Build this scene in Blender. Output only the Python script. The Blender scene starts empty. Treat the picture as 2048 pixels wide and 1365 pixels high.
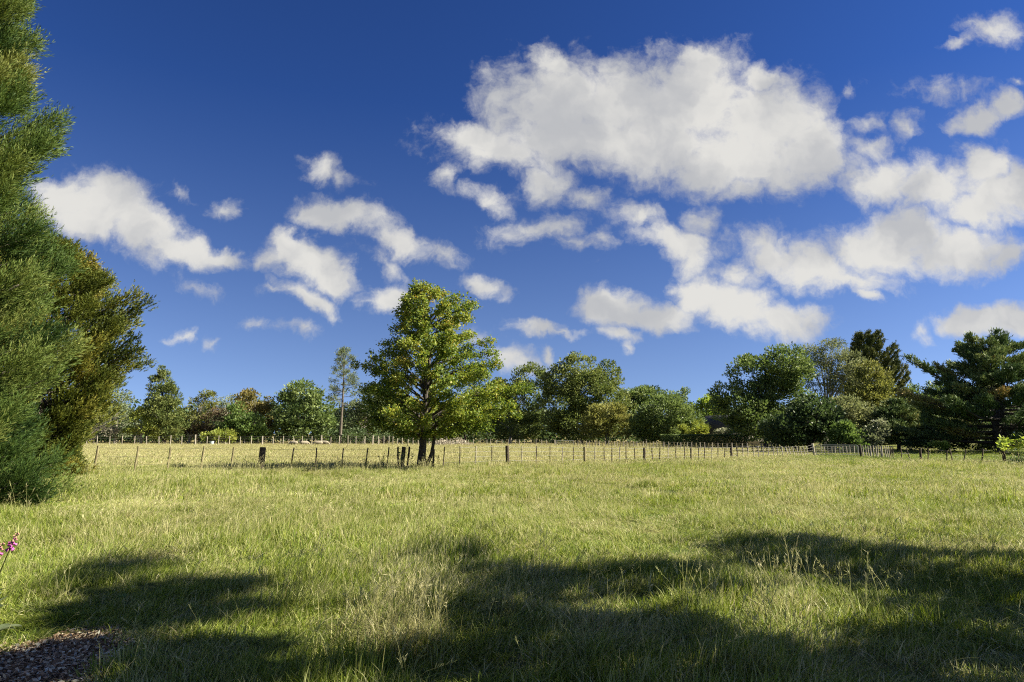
import bpy, math, random
import numpy as np

SEED = 11
rng = np.random.default_rng(SEED)
random.seed(SEED)
scene = bpy.context.scene
col = scene.collection

# ------------------------------------------------------------------ camera
CAM_H = 1.7
W_PX, H_PX, F_PX = 2048.0, 1365.0, 1365.0
HORIZON = 868.0
PITCH = math.atan((HORIZON - H_PX / 2) / F_PX)
cam_d = bpy.data.cameras.new('camera')
cam_d.sensor_width = 36.0
cam_d.lens = 36.0 * F_PX / W_PX
cam_d.clip_start = 0.05
cam_d.clip_end = 5000.0
cam = bpy.data.objects.new('camera', cam_d)
cam.location = (0, 0, CAM_H)
cam.rotation_euler = (math.pi / 2 + PITCH, 0, 0)
col.objects.link(cam)
scene.camera = cam

# ------------------------------------------------------------------ light
SUN_EL = math.radians(36)
SUN_BACK = math.radians(5)          # the sun stands to the right, a little behind the camera
SUN_DIR = np.array([math.cos(SUN_EL) * math.cos(SUN_BACK), -math.cos(SUN_EL) * math.sin(SUN_BACK), math.sin(SUN_EL)])
sun_d = bpy.data.lights.new('sun', 'SUN')
sun_d.energy = 5.0
sun_d.angle = math.radians(0.5)
sun_d.color = (1.0, 0.91, 0.74)
sun = bpy.data.objects.new('sun', sun_d)
sun.location = (60, -10, 60)
from mathutils import Vector
sun.rotation_euler = Vector(SUN_DIR).to_track_quat('Z', 'Y').to_euler()
col.objects.link(sun)

scene.view_settings.view_transform = 'Standard'
scene.view_settings.look = 'None'
scene.view_settings.gamma = 1.0
scene.view_settings.exposure = 1.78
scene.view_settings.use_curve_mapping = False

scene.render.engine = 'CYCLES'
cy = scene.cycles
cy.max_bounces = 5
cy.diffuse_bounces = 3
cy.glossy_bounces = 1
cy.transmission_bounces = 3
cy.transparent_max_bounces = 4
cy.caustics_reflective = False
cy.caustics_refractive = False
cy.filter_width = 1.15
cy.use_denoising = False
cy.sample_clamp_indirect = 4.0


def ray(px, py):
    a = (px - W_PX / 2) / F_PX
    v = (H_PX / 2 - py) / F_PX
    return np.array([a, math.cos(PITCH) - v * math.sin(PITCH), math.sin(PITCH) + v * math.cos(PITCH)])


def at(px, py, D):
    d = ray(px, py)
    t = D / d[1]
    return np.array([t * d[0], D, CAM_H + t * d[2]])


def gp(px, py):
    d = ray(px, py)
    t = -CAM_H / d[2]
    return np.array([t * d[0], t * d[1], 0.0])


# ------------------------------------------------------------------ sky
CLOUDS = [  # pixel centre, radii, tilt (clockwise in the picture), thickness
    (1120, 215, 150, 105, 0, 1), (1250, 215, 150, 85, 0, 1), (1400, 205, 140, 112, 0, 1), (1530, 240, 130, 105, 20, 1),
    (1625, 300, 85, 85, 30, 1), (1480, 330, 170, 72, 0, 1), (1300, 285, 200, 82, 5, 1), (1150, 270, 180, 62, 0, 1),
    (960, 270, 105, 34, 12, .85), (1010, 300, 140, 38, 10, .6), (1110, 125, 60, 38, 20, .9), (1400, 120, 60, 36, 0, 1),
    (1530, 155, 48, 36, 20, .9), (1225, 140, 40, 30, 0, .55), (1090, 360, 62, 40, -30, .55), (1170, 395, 62, 24, 20, .5), (1490, 380, 66, 36, 0, .7),
    (985, 400, 44, 27, 22, .75), (905, 358, 26, 28, 0, .45),
    (1750, 370, 85, 48, 0, .85), (1870, 375, 95, 56, 0, 1), (1965, 335, 58, 52, 20, 1), (2030, 390, 100, 62, 0, 1),
    (1960, 425, 105, 40, 0, 1), (1810, 465, 95, 52, 0, 1), (1760, 500, 112, 58, 0, 1), (1905, 500, 115, 48, 0, 1),
    (1640, 535, 125, 42, 10, .95), (1545, 510, 92, 48, 15, .85), (1510, 485, 62, 32, 0, .7), (1995, 520, 60, 24, -8, .8),
    (1700, 560, 92, 26, 5, .8), (1735, 597, 28, 14, 25, .6), (1470, 545, 60, 26, 10, .55),
    (1240, 618, 88, 42, 10, 1.1), (1330, 640, 90, 32, 5, 1.05), (1405, 588, 58, 44, 10, 1.2), (1480, 615, 95, 48, 10, 1.1),
    (1580, 635, 84, 36, 5, 1), (1960, 640, 78, 30, 0, 1.1), (2035, 650, 70, 36, 5, 1.1),
    (1080, 452, 80, 26, -8, .6), (1130, 478, 50, 16, 12, .35), (1280, 430, 56, 26, 10, .6), (1335, 482, 84, 32, 12, .8), (1372, 508, 44, 40, 0, .65),
    (1412, 445, 38, 22, -25, .5), (1200, 478, 20, 22, -30, .3),
    (1980, 55, 50, 34, 10, .6), (1912, 85, 30, 14, -25, .45), (1970, 232, 68, 28, -10, .85), (2035, 215, 45, 28, 0, .9),
    (1815, 258, 32, 22, -30, .5), (1735, 252, 40, 18, -10, .42), (2040, 170, 20, 8, -10, .4), (1890, 180, 70, 14, 5, .22), (1740, 300, 40, 18, 0, .4), (1690, 180, 18, 12, -30, .25),
    (205, 410, 112, 66, 18, 1), (285, 452, 112, 54, 32, 1), (365, 500, 92, 34, 18, .95), (445, 512, 66, 22, 14, .8), (130, 400, 70, 56, 0, 1.1), (180, 440, 90, 40, 15, 1.1),
    (615, 520, 70, 44, 34, 1.05), (660, 552, 58, 34, 30, 1.05), (580, 492, 40, 32, 0, 1.0), (545, 520, 26, 26, 0, .5), (692, 432, 92, 30, 12, .85), (778, 480, 62, 30, 28, .75),
    (640, 425, 48, 26, 0, .8), (775, 530, 40, 14, 30, .3), (880, 512, 36, 14, 20, .32),
    (645, 340, 42, 28, 20, .6), (690, 360, 30, 12, 20, .3), (450, 418, 28, 15, 0, .42), (615, 600, 64, 22, 25, .75), (560, 585, 26, 9, 5, .4),
    (780, 597, 58, 28, 0, .85), (965, 567, 48, 22, 20, .7), (1060, 656, 44, 14, 0, .6), (1115, 664, 44, 7, 8, .4), (1240, 680, 42, 17, 8, .65),
    (1243, 704, 17, 15, 20, .5), (1088, 706, 25, 13, 28, .6), (1030, 722, 52, 22, 18, .6), (590, 660, 38, 13, 12, .4), (352, 678, 18, 10, 0, .35),
    (420, 688, 18, 10, 0, .35), (510, 640, 16, 8, 0, .25), (1840, 665, 22, 14, -30, .3), (375, 383, 24, 8, 20, .22), (400, 590, 40, 12, 25, .2), (935, 672, 30, 12, 0, .3),
]


CLOUD_SEED = (3.3, 1.7, 0.0)


class Nodes:
    def __init__(self, tree):
        self.t = tree
        tree.nodes.clear()

    def n(self, kind, **kw):
        nd = self.t.nodes.new(kind)
        for k, v in kw.items():
            setattr(nd, k, v)
        return nd

    def put(self, sock, val):
        if hasattr(val, 'is_output'):
            self.t.links.new(val, sock)
        else:
            sock.default_value = val

    def math(self, op, a, b=None, c=None, clamp=False):
        nd = self.n('ShaderNodeMath', operation=op, use_clamp=clamp)
        self.put(nd.inputs[0], a)
        if b is not None:
            self.put(nd.inputs[1], b)
        if c is not None:
            self.put(nd.inputs[2], c)
        return nd.outputs[0]

    def vmath(self, op, a, b=None):
        nd = self.n('ShaderNodeVectorMath', operation=op)
        self.put(nd.inputs[0], a)
        if b is not None:
            self.put(nd.inputs[1], b)
        return nd.outputs[1] if op in ('LENGTH', 'DOT_PRODUCT') else nd.outputs[0]

    def noise(self, vec, scale, detail=2.0, rough=0.5, out='Fac', lac=2.0, dist=0.0, dim='3D'):
        nd = self.n('ShaderNodeTexNoise', noise_dimensions=dim)
        self.put(nd.inputs['Vector'], vec)
        nd.inputs['Scale'].default_value = scale
        nd.inputs['Detail'].default_value = detail
        nd.inputs['Roughness'].default_value = rough
        nd.inputs['Lacunarity'].default_value = lac
        nd.inputs['Distortion'].default_value = dist
        return nd.outputs[out]

    def maprange(self, v, a, b, c=0.0, d=1.0, kind='LINEAR'):
        nd = self.n('ShaderNodeMapRange', interpolation_type=kind)
        self.put(nd.inputs[0], v)
        self.put(nd.inputs[1], a)
        self.put(nd.inputs[2], b)
        self.put(nd.inputs[3], c)
        self.put(nd.inputs[4], d)
        return nd.outputs[0]

    def mix(self, f, a, b):
        nd = self.n('ShaderNodeMix', data_type='RGBA')
        self.put(nd.inputs[0], f)
        for s, v in ((nd.inputs[6], a), (nd.inputs[7], b)):
            self.put(s, v if hasattr(v, 'is_output') else (v[0], v[1], v[2], 1))
        return nd.outputs[2]

    def ramp(self, f, stops):
        nd = self.n('ShaderNodeValToRGB')
        self.put(nd.inputs[0], f)
        e = nd.color_ramp.elements
        while len(e) < len(stops):
            e.new(0.5)
        for el, (p, c) in zip(e, stops):
            el.position = p
            el.color = (c[0], c[1], c[2], 1)
        return nd.outputs[0]


def build_world():
    w = bpy.data.worlds.new('World')
    scene.world = w
    w.use_nodes = True
    N = Nodes(w.node_tree)
    tc = N.n('ShaderNodeTexCoord')
    lift = N.vmath('NORMALIZE', N.vmath('MULTIPLY', N.vmath('ADD', tc.outputs['Generated'], (0, 0, 0.16)), (1, 1, 0.88)))
    sky = N.n('ShaderNodeTexSky', sky_type='NISHITA', sun_disc=False)
    N.put(sky.inputs[0], lift)
    sky.sun_elevation = SUN_EL
    sky.sun_rotation = math.radians(90) + SUN_BACK
    sky.altitude = 600.0
    sky.air_density = 1.0
    sky.dust_density = 0.0
    sky.ozone_density = 4.0
    hs = N.n('ShaderNodeHueSaturation')
    hs.inputs['Hue'].default_value = 0.507
    sv = N.n('ShaderNodeSeparateXYZ')
    N.put(sv.inputs[0], tc.outputs['Generated'])
    N.put(hs.inputs['Saturation'], N.maprange(sv.outputs[2], 0.0, 0.45, 0.76, 1.10))
    hs.inputs['Value'].default_value = 0.50
    N.put(hs.inputs['Color'], sky.outputs[0])
    gm = N.n('ShaderNodeGamma')
    gm.inputs[1].default_value = 1.5
    N.put(gm.inputs[0], hs.outputs[0])
    skycol = gm.outputs[0]
    sep = N.n('ShaderNodeSeparateXYZ')
    N.put(sep.inputs[0], tc.outputs['Generated'])
    yy = N.math('MAXIMUM', sep.outputs[1], 0.02)
    u = N.math('DIVIDE', sep.outputs[0], yy)
    v = N.math('DIVIDE', sep.outputs[2], yy)
    cb = N.n('ShaderNodeCombineXYZ')
    N.put(cb.inputs[0], u)
    N.put(cb.inputs[1], v)
    uv = cb.outputs[0]
    # ragged outlines: bend the coordinates by two sizes of noise
    w1 = N.vmath('SUBTRACT', N.noise(uv, 9.0, 2.0, 0.55, 'Color', dim='2D'), (0.5, 0.5, 0.5))
    w2 = N.vmath('SUBTRACT', N.noise(uv, 30.0, 4.0, 0.62, 'Color', dim='2D'), (0.5, 0.5, 0.5))
    wv = N.vmath('ADD', N.vmath('MULTIPLY', w1, (0.07, 0.05, 0)), N.vmath('MULTIPLY', w2, (0.032, 0.026, 0)))
    puv = N.vmath('ADD', uv, wv)
    acc = None
    for (px, py, rx, ry, ang, wt) in CLOUDS:
        c = ray(px, py)
        cu, cv = c[0] / c[1], c[2] / c[1]
        k = 1.0 / (F_PX * c[1])
        mp = N.n('ShaderNodeMapping', vector_type='TEXTURE')
        if acc is None:
            N.put(mp.inputs[0], puv)
        else:                       # a negligible link to the previous cloud keeps the node order short
            ma = N.n('ShaderNodeVectorMath', operation='MULTIPLY_ADD')
            N.put(ma.inputs[0], acc)
            ma.inputs[1].default_value = (0, 0, 1e-6)
            N.put(ma.inputs[2], puv)
            N.put(mp.inputs[0], ma.outputs[0])
        mp.inputs[1].default_value = (cu, cv, 0)
        mp.inputs[2].default_value = (0, 0, -math.radians(ang))
        mp.inputs[3].default_value = (rx * k * 1.16, ry * k * 1.19, 1)
        ln = N.vmath('LENGTH', mp.outputs[0])
        e = N.math('MULTIPLY_ADD', ln, -wt, wt)
        acc = e if acc is None else N.math('SMOOTH_MAX', acc, e, 0.12)
    fb = N.noise(N.vmath('ADD', uv, CLOUD_SEED), 13.0, 8.0, 0.62, dim='2D')
    fine = N.noise(puv, 46.0, 4.0, 0.62, dim='2D')
    d = N.math('ADD', acc, N.math('MULTIPLY', N.math('SUBTRACT', fb, 0.5), 0.85))
    d = N.math('ADD', d, N.math('MULTIPLY', N.math('SUBTRACT', fine, 0.5), 0.50))
    front = N.maprange(sep.outputs[1], 0.05, 0.2)
    up = N.maprange(sep.outputs[2], 0.0, 0.03)
    a = N.maprange(d, -0.16, 0.60, 0.0, 1.0, 'SMOOTHSTEP')
    a = N.math('MULTIPLY', N.math('MULTIPLY', a, front), up)
    a = N.math('MULTIPLY', a, 0.97)
    # unseen broken cloud added behind the camera to whiten the ambient light
    bn = N.noise(tc.outputs['Generated'], 2.6, 4.0, 0.6)
    bk = N.maprange(bn, 0.46, 0.62, 0.0, 0.6, 'SMOOTHSTEP')
    bk = N.math('MULTIPLY', N.math('MULTIPLY', bk, N.maprange(sep.outputs[1], 0.0, -0.25)), up)
    a = N.math('MAXIMUM', a, bk)
    # thick greys the cloud colour in patches, painting in self-shadow
    shade_noise = N.noise(puv, 7.0, 4.0, 0.5, dim='2D')
    tone = N.maprange(shade_noise, 0.33, 0.66, 0.0, 1.0, 'SMOOTHSTEP')
    cc = N.mix(tone, (3.05, 3.1, 3.2), (4.6, 4.52, 4.28))
    out = N.mix(a, skycol, cc)
    bg = N.n('ShaderNodeBackground')
    N.put(bg.inputs[0], out)
    bg.inputs[1].default_value = 0.05
    o = N.n('ShaderNodeOutputWorld')
    N.put(o.inputs[0], bg.outputs[0])
    w.cycles.sampling_method = 'MANUAL'
    w.cycles.sample_map_resolution = 512


build_world()


# ------------------------------------------------------------------ helpers
def tag(o, label=None, cat=None, group=None, kind=None):
    if label:
        o['label'] = label
    if cat:
        o['category'] = cat
    if group:
        o['group'] = group
    if kind:
        o['kind'] = kind
    return o


def empty(name, loc):
    o = bpy.data.objects.new(name, None)
    o.location = [float(c) for c in loc]
    o.empty_display_size = 0.3
    col.objects.link(o)
    return o


class MB:
    """Collects faces with a tint value each and builds one mesh."""

    def __init__(self):
        self.V, self.F3, self.F4, self.T3, self.T4, self.n = [], [], [], [], [], 0

    def add(self, V, F, tint=0.5):
        V = np.asarray(V, float).reshape(-1, 3)
        F = np.asarray(F, int)
        t = np.broadcast_to(np.asarray(tint, float), (len(F),))
        self.V.append(V)
        if F.shape[1] == 3:
            self.F3.append(F + self.n)
            self.T3.append(t)
        else:
            self.F4.append(F + self.n)
            self.T4.append(t)
        self.n += len(V)

    def mesh(self, name, mat=None, origin=(0, 0, 0), smooth=False):
        V = np.concatenate(self.V) - np.asarray(origin, float)
        f3 = np.concatenate(self.F3) if self.F3 else np.zeros((0, 3), int)
        f4 = np.concatenate(self.F4) if self.F4 else np.zeros((0, 4), int)
        t = np.concatenate(self.T4 + self.T3)
        me = bpy.data.meshes.new(name)
        me.vertices.add(len(V))
        me.vertices.foreach_set('co', V.astype(np.float32).ravel())
        li = np.concatenate([f4.ravel(), f3.ravel()]).astype(np.int32)
        me.loops.add(len(li))
        me.loops.foreach_set('vertex_index', li)
        nf = len(f4) + len(f3)
        me.polygons.add(nf)
        ls = np.concatenate([np.arange(len(f4)) * 4, len(f4) * 4 + np.arange(len(f3)) * 3]).astype(np.int32)
        me.polygons.foreach_set('loop_start', ls)
        if smooth:
            me.polygons.foreach_set('use_smooth', np.ones(nf, bool))
        at_ = me.attributes.new('tint', 'FLOAT', 'FACE')
        at_.data.foreach_set('value', t.astype(np.float32))
        me.update(calc_edges=True)
        if mat:
            me.materials.append(mat)
        return me

    def build(self, name, mat, parent=None, origin=(0, 0, 0), smooth=False):
        o = bpy.data.objects.new(name, self.mesh(name, mat, origin, smooth))
        col.objects.link(o)
        if parent is not None:
            o.parent = parent
        else:
            o.location = [float(c) for c in origin]
        return o

    # --- shapes
    def tube(self, pts, rad, sides=6, tint=0.5, cap=True):
        pts = np.asarray(pts, float)
        rad = np.broadcast_to(np.asarray(rad, float), (len(pts),))
        tan = np.gradient(pts, axis=0)
        tan /= np.linalg.norm(tan, axis=1)[:, None] + 1e-9
        ref = np.array([0.31, 0.17, 0.93]) if abs(tan[0][2]) < 0.8 else np.array([0.95, 0.2, 0.1])
        s = np.cross(tan, ref)
        s /= np.linalg.norm(s, axis=1)[:, None] + 1e-9
        b = np.cross(tan, s)
        a = np.linspace(0, 2 * math.pi, sides, endpoint=False)
        ring = np.cos(a)[None, :, None] * s[:, None, :] + np.sin(a)[None, :, None] * b[:, None, :]
        V = (pts[:, None, :] + ring * rad[:, None, None]).reshape(-1, 3)
        i = np.arange(len(pts) - 1)[:, None] * sides
        k = np.arange(sides)[None, :]
        k2 = (k + 1) % sides
        F = np.stack([i + k, i + k2, i + sides + k2, i + sides + k], -1).reshape(-1, 4)
        self.add(V, F, tint)
        if cap:
            for e in (0, len(pts) - 1):
                c = np.vstack([pts[e], V[e * sides:(e + 1) * sides]])
                self.add(c, [(0, 1 + j, 1 + (j + 1) % sides) for j in range(sides)], tint)

    def box(self, c, size, tint=0.5, rz=0.0):
        sx, sy, sz = [s / 2 for s in size]
        V = np.array([(x, y, z) for z in (-sz, sz) for (x, y) in ((-sx, -sy), (sx, -sy), (sx, sy), (-sx, sy))])
        if rz:
            R = np.array([[math.cos(rz), -math.sin(rz), 0], [math.sin(rz), math.cos(rz), 0], [0, 0, 1]])
            V = V @ R.T
        F = [(3, 2, 1, 0), (4, 5, 6, 7), (0, 1, 5, 4), (1, 2, 6, 5), (2, 3, 7, 6), (3, 0, 4, 7)]
        self.add(V + np.asarray(c, float), F, tint)

    def leaves(self, P, D, L, Wd, tint, r=rng, bend=0.0):
        """One rhombic leaf per point, long axis along D."""
        n = len(P)
        D = D / (np.linalg.norm(D, axis=1)[:, None] + 1e-9)
        s = np.cross(D, r.normal(size=(n, 3)))
        s /= np.linalg.norm(s, axis=1)[:, None] + 1e-9
        L = np.broadcast_to(L, (n,))[:, None]
        Wd = np.broadcast_to(Wd, (n,))[:, None]
        mid = P + D * L * 0.48
        tip = P + D * L
        if bend:
            tip = tip + np.array([0, 0, 1.0]) * L * bend
        V = np.stack([P, mid + s * Wd / 2, tip, mid - s * Wd / 2], 1).reshape(-1, 3)
        F = np.arange(4 * n).reshape(-1, 4)
        self.add(V, F, np.broadcast_to(tint, (n,)))


def unit(v):
    v = np.asarray(v, float)
    return v / (np.linalg.norm(v, axis=-1, keepdims=True) + 1e-9)


def rdir(n, r=rng):
    return unit(r.normal(size=(n, 3)))


# ------------------------------------------------------------------ materials
FOLIAGE = 2.0


def leaf_mat(name, stops, trans=0.36, rough=0.6, spec=0.16, noise_scale=0.5):
    m = bpy.data.materials.new(name)
    m.use_nodes = True
    N = Nodes(m.node_tree)
    at_ = N.n('ShaderNodeAttribute', attribute_name='tint')
    geo = N.n('ShaderNodeNewGeometry')
    nz = N.noise(geo.outputs['Position'], noise_scale, 2.0)
    f = N.math('ADD', at_.outputs['Fac'], N.math('MULTIPLY', N.math('SUBTRACT', nz, 0.5), 0.5), clamp=True)
    c = N.ramp(f, [(i / (len(stops) - 1), tuple(min(.5, v * FOLIAGE) for v in s)) for i, s in enumerate(stops)])
    p = N.n('ShaderNodeBsdfPrincipled')
    N.put(p.inputs['Base Color'], c)
    p.inputs['Roughness'].default_value = rough
    p.inputs['Specular IOR Level'].default_value = spec
    t = N.n('ShaderNodeBsdfTranslucent')
    hs = N.n('ShaderNodeHueSaturation')
    hs.inputs['Hue'].default_value = 0.485
    hs.inputs['Saturation'].default_value = 1.1
    hs.inputs['Value'].default_value = 1.2
    N.put(hs.inputs['Color'], c)
    N.put(t.inputs[0], hs.outputs[0])
    mx = N.n('ShaderNodeMixShader')
    mx.inputs[0].default_value = trans
    N.put(mx.inputs[1], p.outputs[0])
    N.put(mx.inputs[2], t.outputs[0])
    o = N.n('ShaderNodeOutputMaterial')
    N.put(o.inputs[0], mx.outputs[0])
    return m


def rough_mat(name, stops, scale=4.0, stretch=(1, 1, 1), rough=0.85, bump=0.4, metallic=0.0, spec=0.3):
    m = bpy.data.materials.new(name)
    m.use_nodes = True
    N = Nodes(m.node_tree)
    geo = N.n('ShaderNodeNewGeometry')
    v = N.vmath('MULTIPLY', geo.outputs['Position'], stretch)
    nz = N.noise(v, scale, 6.0, 0.6)
    f = N.maprange(nz, 0.28, 0.72)
    c = N.ramp(f, [(i / (len(stops) - 1), s) for i, s in enumerate(stops)])
    p = N.n('ShaderNodeBsdfPrincipled')
    N.put(p.inputs['Base Color'], c)
    p.inputs['Roughness'].default_value = rough
    p.inputs['Metallic'].default_value = metallic
    p.inputs['Specular IOR Level'].default_value = spec
    if bump:
        b = N.n('ShaderNodeBump')
        b.inputs['Strength'].default_value = bump
        b.inputs['Distance'].default_value = 0.03
        N.put(b.inputs['Height'], nz)
        N.put(p.inputs['Normal'], b.outputs[0])
    o = N.n('ShaderNodeOutputMaterial')
    N.put(o.inputs[0], p.outputs[0])
    return m


BARK = rough_mat('bark_grey_brown', [(.035, .028, .02), (.10, .085, .065), (.19, .17, .14)], 6, (3, 3, .6))
BARK_DARK = rough_mat('bark_dark', [(.018, .015, .012), (.05, .042, .033), (.09, .08, .065)], 6, (3, 3, .6))
BARK_PALE = rough_mat('bark_pale', [(.16, .14, .11), (.30, .28, .23), (.42, .39, .33)], 4, (3, 3, .6))
WOOD_DARK = rough_mat('post_wood_dark', [(.022, .017, .012), (.055, .043, .03), (.10, .08, .055)], 14, (1, 1, .12))
WOOD_PALE = rough_mat('post_wood_pale', [(.15, .13, .10), (.30, .27, .21), (.42, .39, .31)], 10, (1, 1, .15))
WOOD_MOSS = rough_mat('post_wood_lichen', [(.07, .06, .035), (.16, .14, .07), (.26, .24, .13)], 14, (1, 1, .2))
WIRE = rough_mat('fence_wire', [(.16, .16, .15), (.26, .26, .25)], 3, rough=0.5, bump=0, metallic=0.6)
STEEL = rough_mat('galvanised_steel', [(.14, .15, .14), (.23, .24, .23)], 5, rough=0.5, bump=0, metallic=0.0)


def gz(x, y):
    """Height of the paddock at a point: almost level, with soft humps."""
    x = np.asarray(x, float)
    y = np.asarray(y, float)
    h = 0.05 * np.sin(x * .55 + 1.3 * np.sin(y * .31)) * np.sin(y * .47 + .6) + 0.035 * np.sin(x * 1.3 + 2.1) * np.sin(y * 1.1 + .5 * x)
    return h * np.clip(1.2 - np.hypot(x, y) / 160, 0, 1)


# mulch bed outline in the bottom left corner
MULCH = [gp(*p)[:2] for p in ((-160, 1340), (0, 1300), (90, 1288), (150, 1268), (240, 1268), (272, 1300), (235, 1330), (205, 1372), (150, 1460), (-250, 1460))]
MULCH = np.array(MULCH)


def inside(poly, x, y):
    x = np.asarray(x)
    y = np.asarray(y)
    c = np.zeros(x.shape, bool)
    j = len(poly) - 1
    for i in range(len(poly)):
        xi, yi = poly[i]
        xj, yj = poly[j]
        hit = ((yi > y) != (yj > y)) & (x < (xj - xi) * (y - yi) / (yj - yi + 1e-12) + xi)
        c ^= hit
        j = i
    return c


# ------------------------------------------------------------------ colour of the paddock (shared by soil and blades)
def dryness(N, pos):
    sp = N.n('ShaderNodeSeparateXYZ')
    N.put(sp.inputs[0], pos)
    flat = N.vmath('MULTIPLY', pos, (1.0, 1.0, 0.0))
    big = N.noise(flat, 0.22, 3.0, 0.55)
    med = N.noise(flat, 0.9, 3.0, 0.6)
    # the fence runs from the left towards the back right: hay paddock beyond it
    dep = N.math('SUBTRACT', sp.outputs[1], N.math('MULTIPLY', N.math('MAXIMUM', N.math('ADD', sp.outputs[0], 4.0), 0.0), 0.66))
    far = N.maprange(dep, 31.0, 40.0, 0.0, 0.38)
    lft = N.maprange(sp.outputs[0], -30.0, -8.0, -0.22, 0.0)
    lft = N.math('MULTIPLY', lft, N.maprange(sp.outputs[1], 56.0, 44.0))
    near = N.maprange(sp.outputs[1], 5.0, 26.0, -0.10, 0.10)
    gat = N.maprange(N.math('SUBTRACT', sp.outputs[0], N.math('MULTIPLY', sp.outputs[1], 0.36)), 0.0, 6.0, 0.0, -0.42)
    lft = N.math('ADD', lft, N.math('MULTIPLY', gat, N.maprange(sp.outputs[1], 42.0, 48.0)))
    d = N.math('ADD', N.math('MULTIPLY', N.math('SUBTRACT', big, 0.5), 1.1), N.math('MULTIPLY', N.math('SUBTRACT', med, 0.5), 1.35))
    d = N.math('ADD', N.math('ADD', d, far), N.math('ADD', near, lft))
    for (px, py, rad, amt) in ((795, 1290, .62, .55), (760, 1215, .55, .3), (1560, 1225, .6, .2), (1635, 985, 1.6, .35), (290, 1010, 2.0, .2), (1000, 960, 3.0, .2)):
        g = gp(px, py)
        dist = N.vmath('LENGTH', N.vmath('SUBTRACT', flat, (float(g[0]), float(g[1]), 0.0)))
        d = N.math('ADD', d, N.maprange(dist, rad, 0.0, 0.0, amt))
    return N.math('ADD', d, 0.34)


def grass_mat(name):
    m = bpy.data.materials.new(name)
    m.use_nodes = True
    N = Nodes(m.node_tree)
    geo = N.n('ShaderNodeNewGeometry')
    d = dryness(N, geo.outputs['Position'])
    at_ = N.n('ShaderNodeAttribute', attribute_name='tint')
    r = at_.outputs['Fac']
    f = N.maprange(N.math('SUBTRACT', d, N.math('MULTIPLY', r, 1.0)), -0.28, 0.34)
    r2 = N.math('FRACT', N.math('MULTIPLY', r, 7.31))
    green = N.ramp(r2, [(0, (.080, .134, .014)), (.45, (.152, .212, .025)), (.8, (.236, .286, .044)), (1, (.32, .335, .085))])
    straw = N.ramp(r2, [(0, (.33, .335, .115)), (.5, (.44, .42, .22)), (.85, (.53, .48, .30)), (1, (.40, .31, .16))])
    c = N.mix(f, green, straw)
    p = N.n('ShaderNodeBsdfPrincipled')
    N.put(p.inputs['Base Color'], c)
    p.inputs['Roughness'].default_value = 0.5
    p.inputs['Specular IOR Level'].default_value = 0.22
    t = N.n('ShaderNodeBsdfTranslucent')
    hs = N.n('ShaderNodeHueSaturation')
    hs.inputs['Value'].default_value = 1.25
    hs.inputs['Saturation'].default_value = 1.1
    N.put(hs.inputs['Color'], c)
    N.put(t.inputs[0], hs.outputs[0])
    mx = N.n('ShaderNodeMixShader')
    mx.inputs[0].default_value = 0.38
    N.put(mx.inputs[1], p.outputs[0])
    N.put(mx.inputs[2], t.outputs[0])
    o = N.n('ShaderNodeOutputMaterial')
    N.put(o.inputs[0], mx.outputs[0])
    return m


def ground_mat():
    m = bpy.data.materials.new('paddock_ground')
    m.use_nodes = True
    N = Nodes(m.node_tree)
    geo = N.n('ShaderNodeNewGeometry')
    pos = geo.outputs['Position']
    d = dryness(N, pos)
    fine = N.noise(pos, 9.0, 4.0, 0.65)
    f = N.maprange(N.math('ADD', d, N.math('SUBTRACT', fine, 0.5)), 0.15, 0.95)
    c = N.mix(f, (.050, .075, .016), (.24, .20, .085))
    p = N.n('ShaderNodeBsdfPrincipled')
    N.put(p.inputs['Base Color'], c)
    p.inputs['Roughness'].default_value = 0.95
    p.inputs['Specular IOR Level'].default_value = 0.1
    b = N.n('ShaderNodeBump')
    b.inputs['Strength'].default_value = 0.8
    b.inputs['Distance'].default_value = 0.08
    N.put(b.inputs['Height'], fine)
    N.put(p.inputs['Normal'], b.outputs[0])
    o = N.n('ShaderNodeOutputMaterial')
    N.put(o.inputs[0], p.outputs[0])
    return m


# ------------------------------------------------------------------ ground
def build_ground():
    b = MB()
    xs = np.concatenate([[-2600, -900, -320, -150], np.arange(-80, 80.1, 1.0), [150, 320, 900, 2600]])
    ys = np.concatenate([[-900, -250, -60], np.arange(-10, 130.1, 1.0), [170, 260, 500, 1100, 2800]])
    X, Y = np.meshgrid(xs, ys)
    V = np.stack([X, Y, gz(X, Y)], -1).reshape(-1, 3)
    nx = len(xs)
    i = (np.arange(len(ys) - 1)[:, None] * nx + np.arange(nx - 1)[None, :]).ravel()
    b.add(V, np.stack([i, i + 1, i + 1 + nx, i + nx], -1))
    o = b.build('ground', ground_mat(), smooth=True)
    tag(o, 'grassy paddock ground reaching back to the tree line', 'ground', kind='structure')


build_ground()


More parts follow.
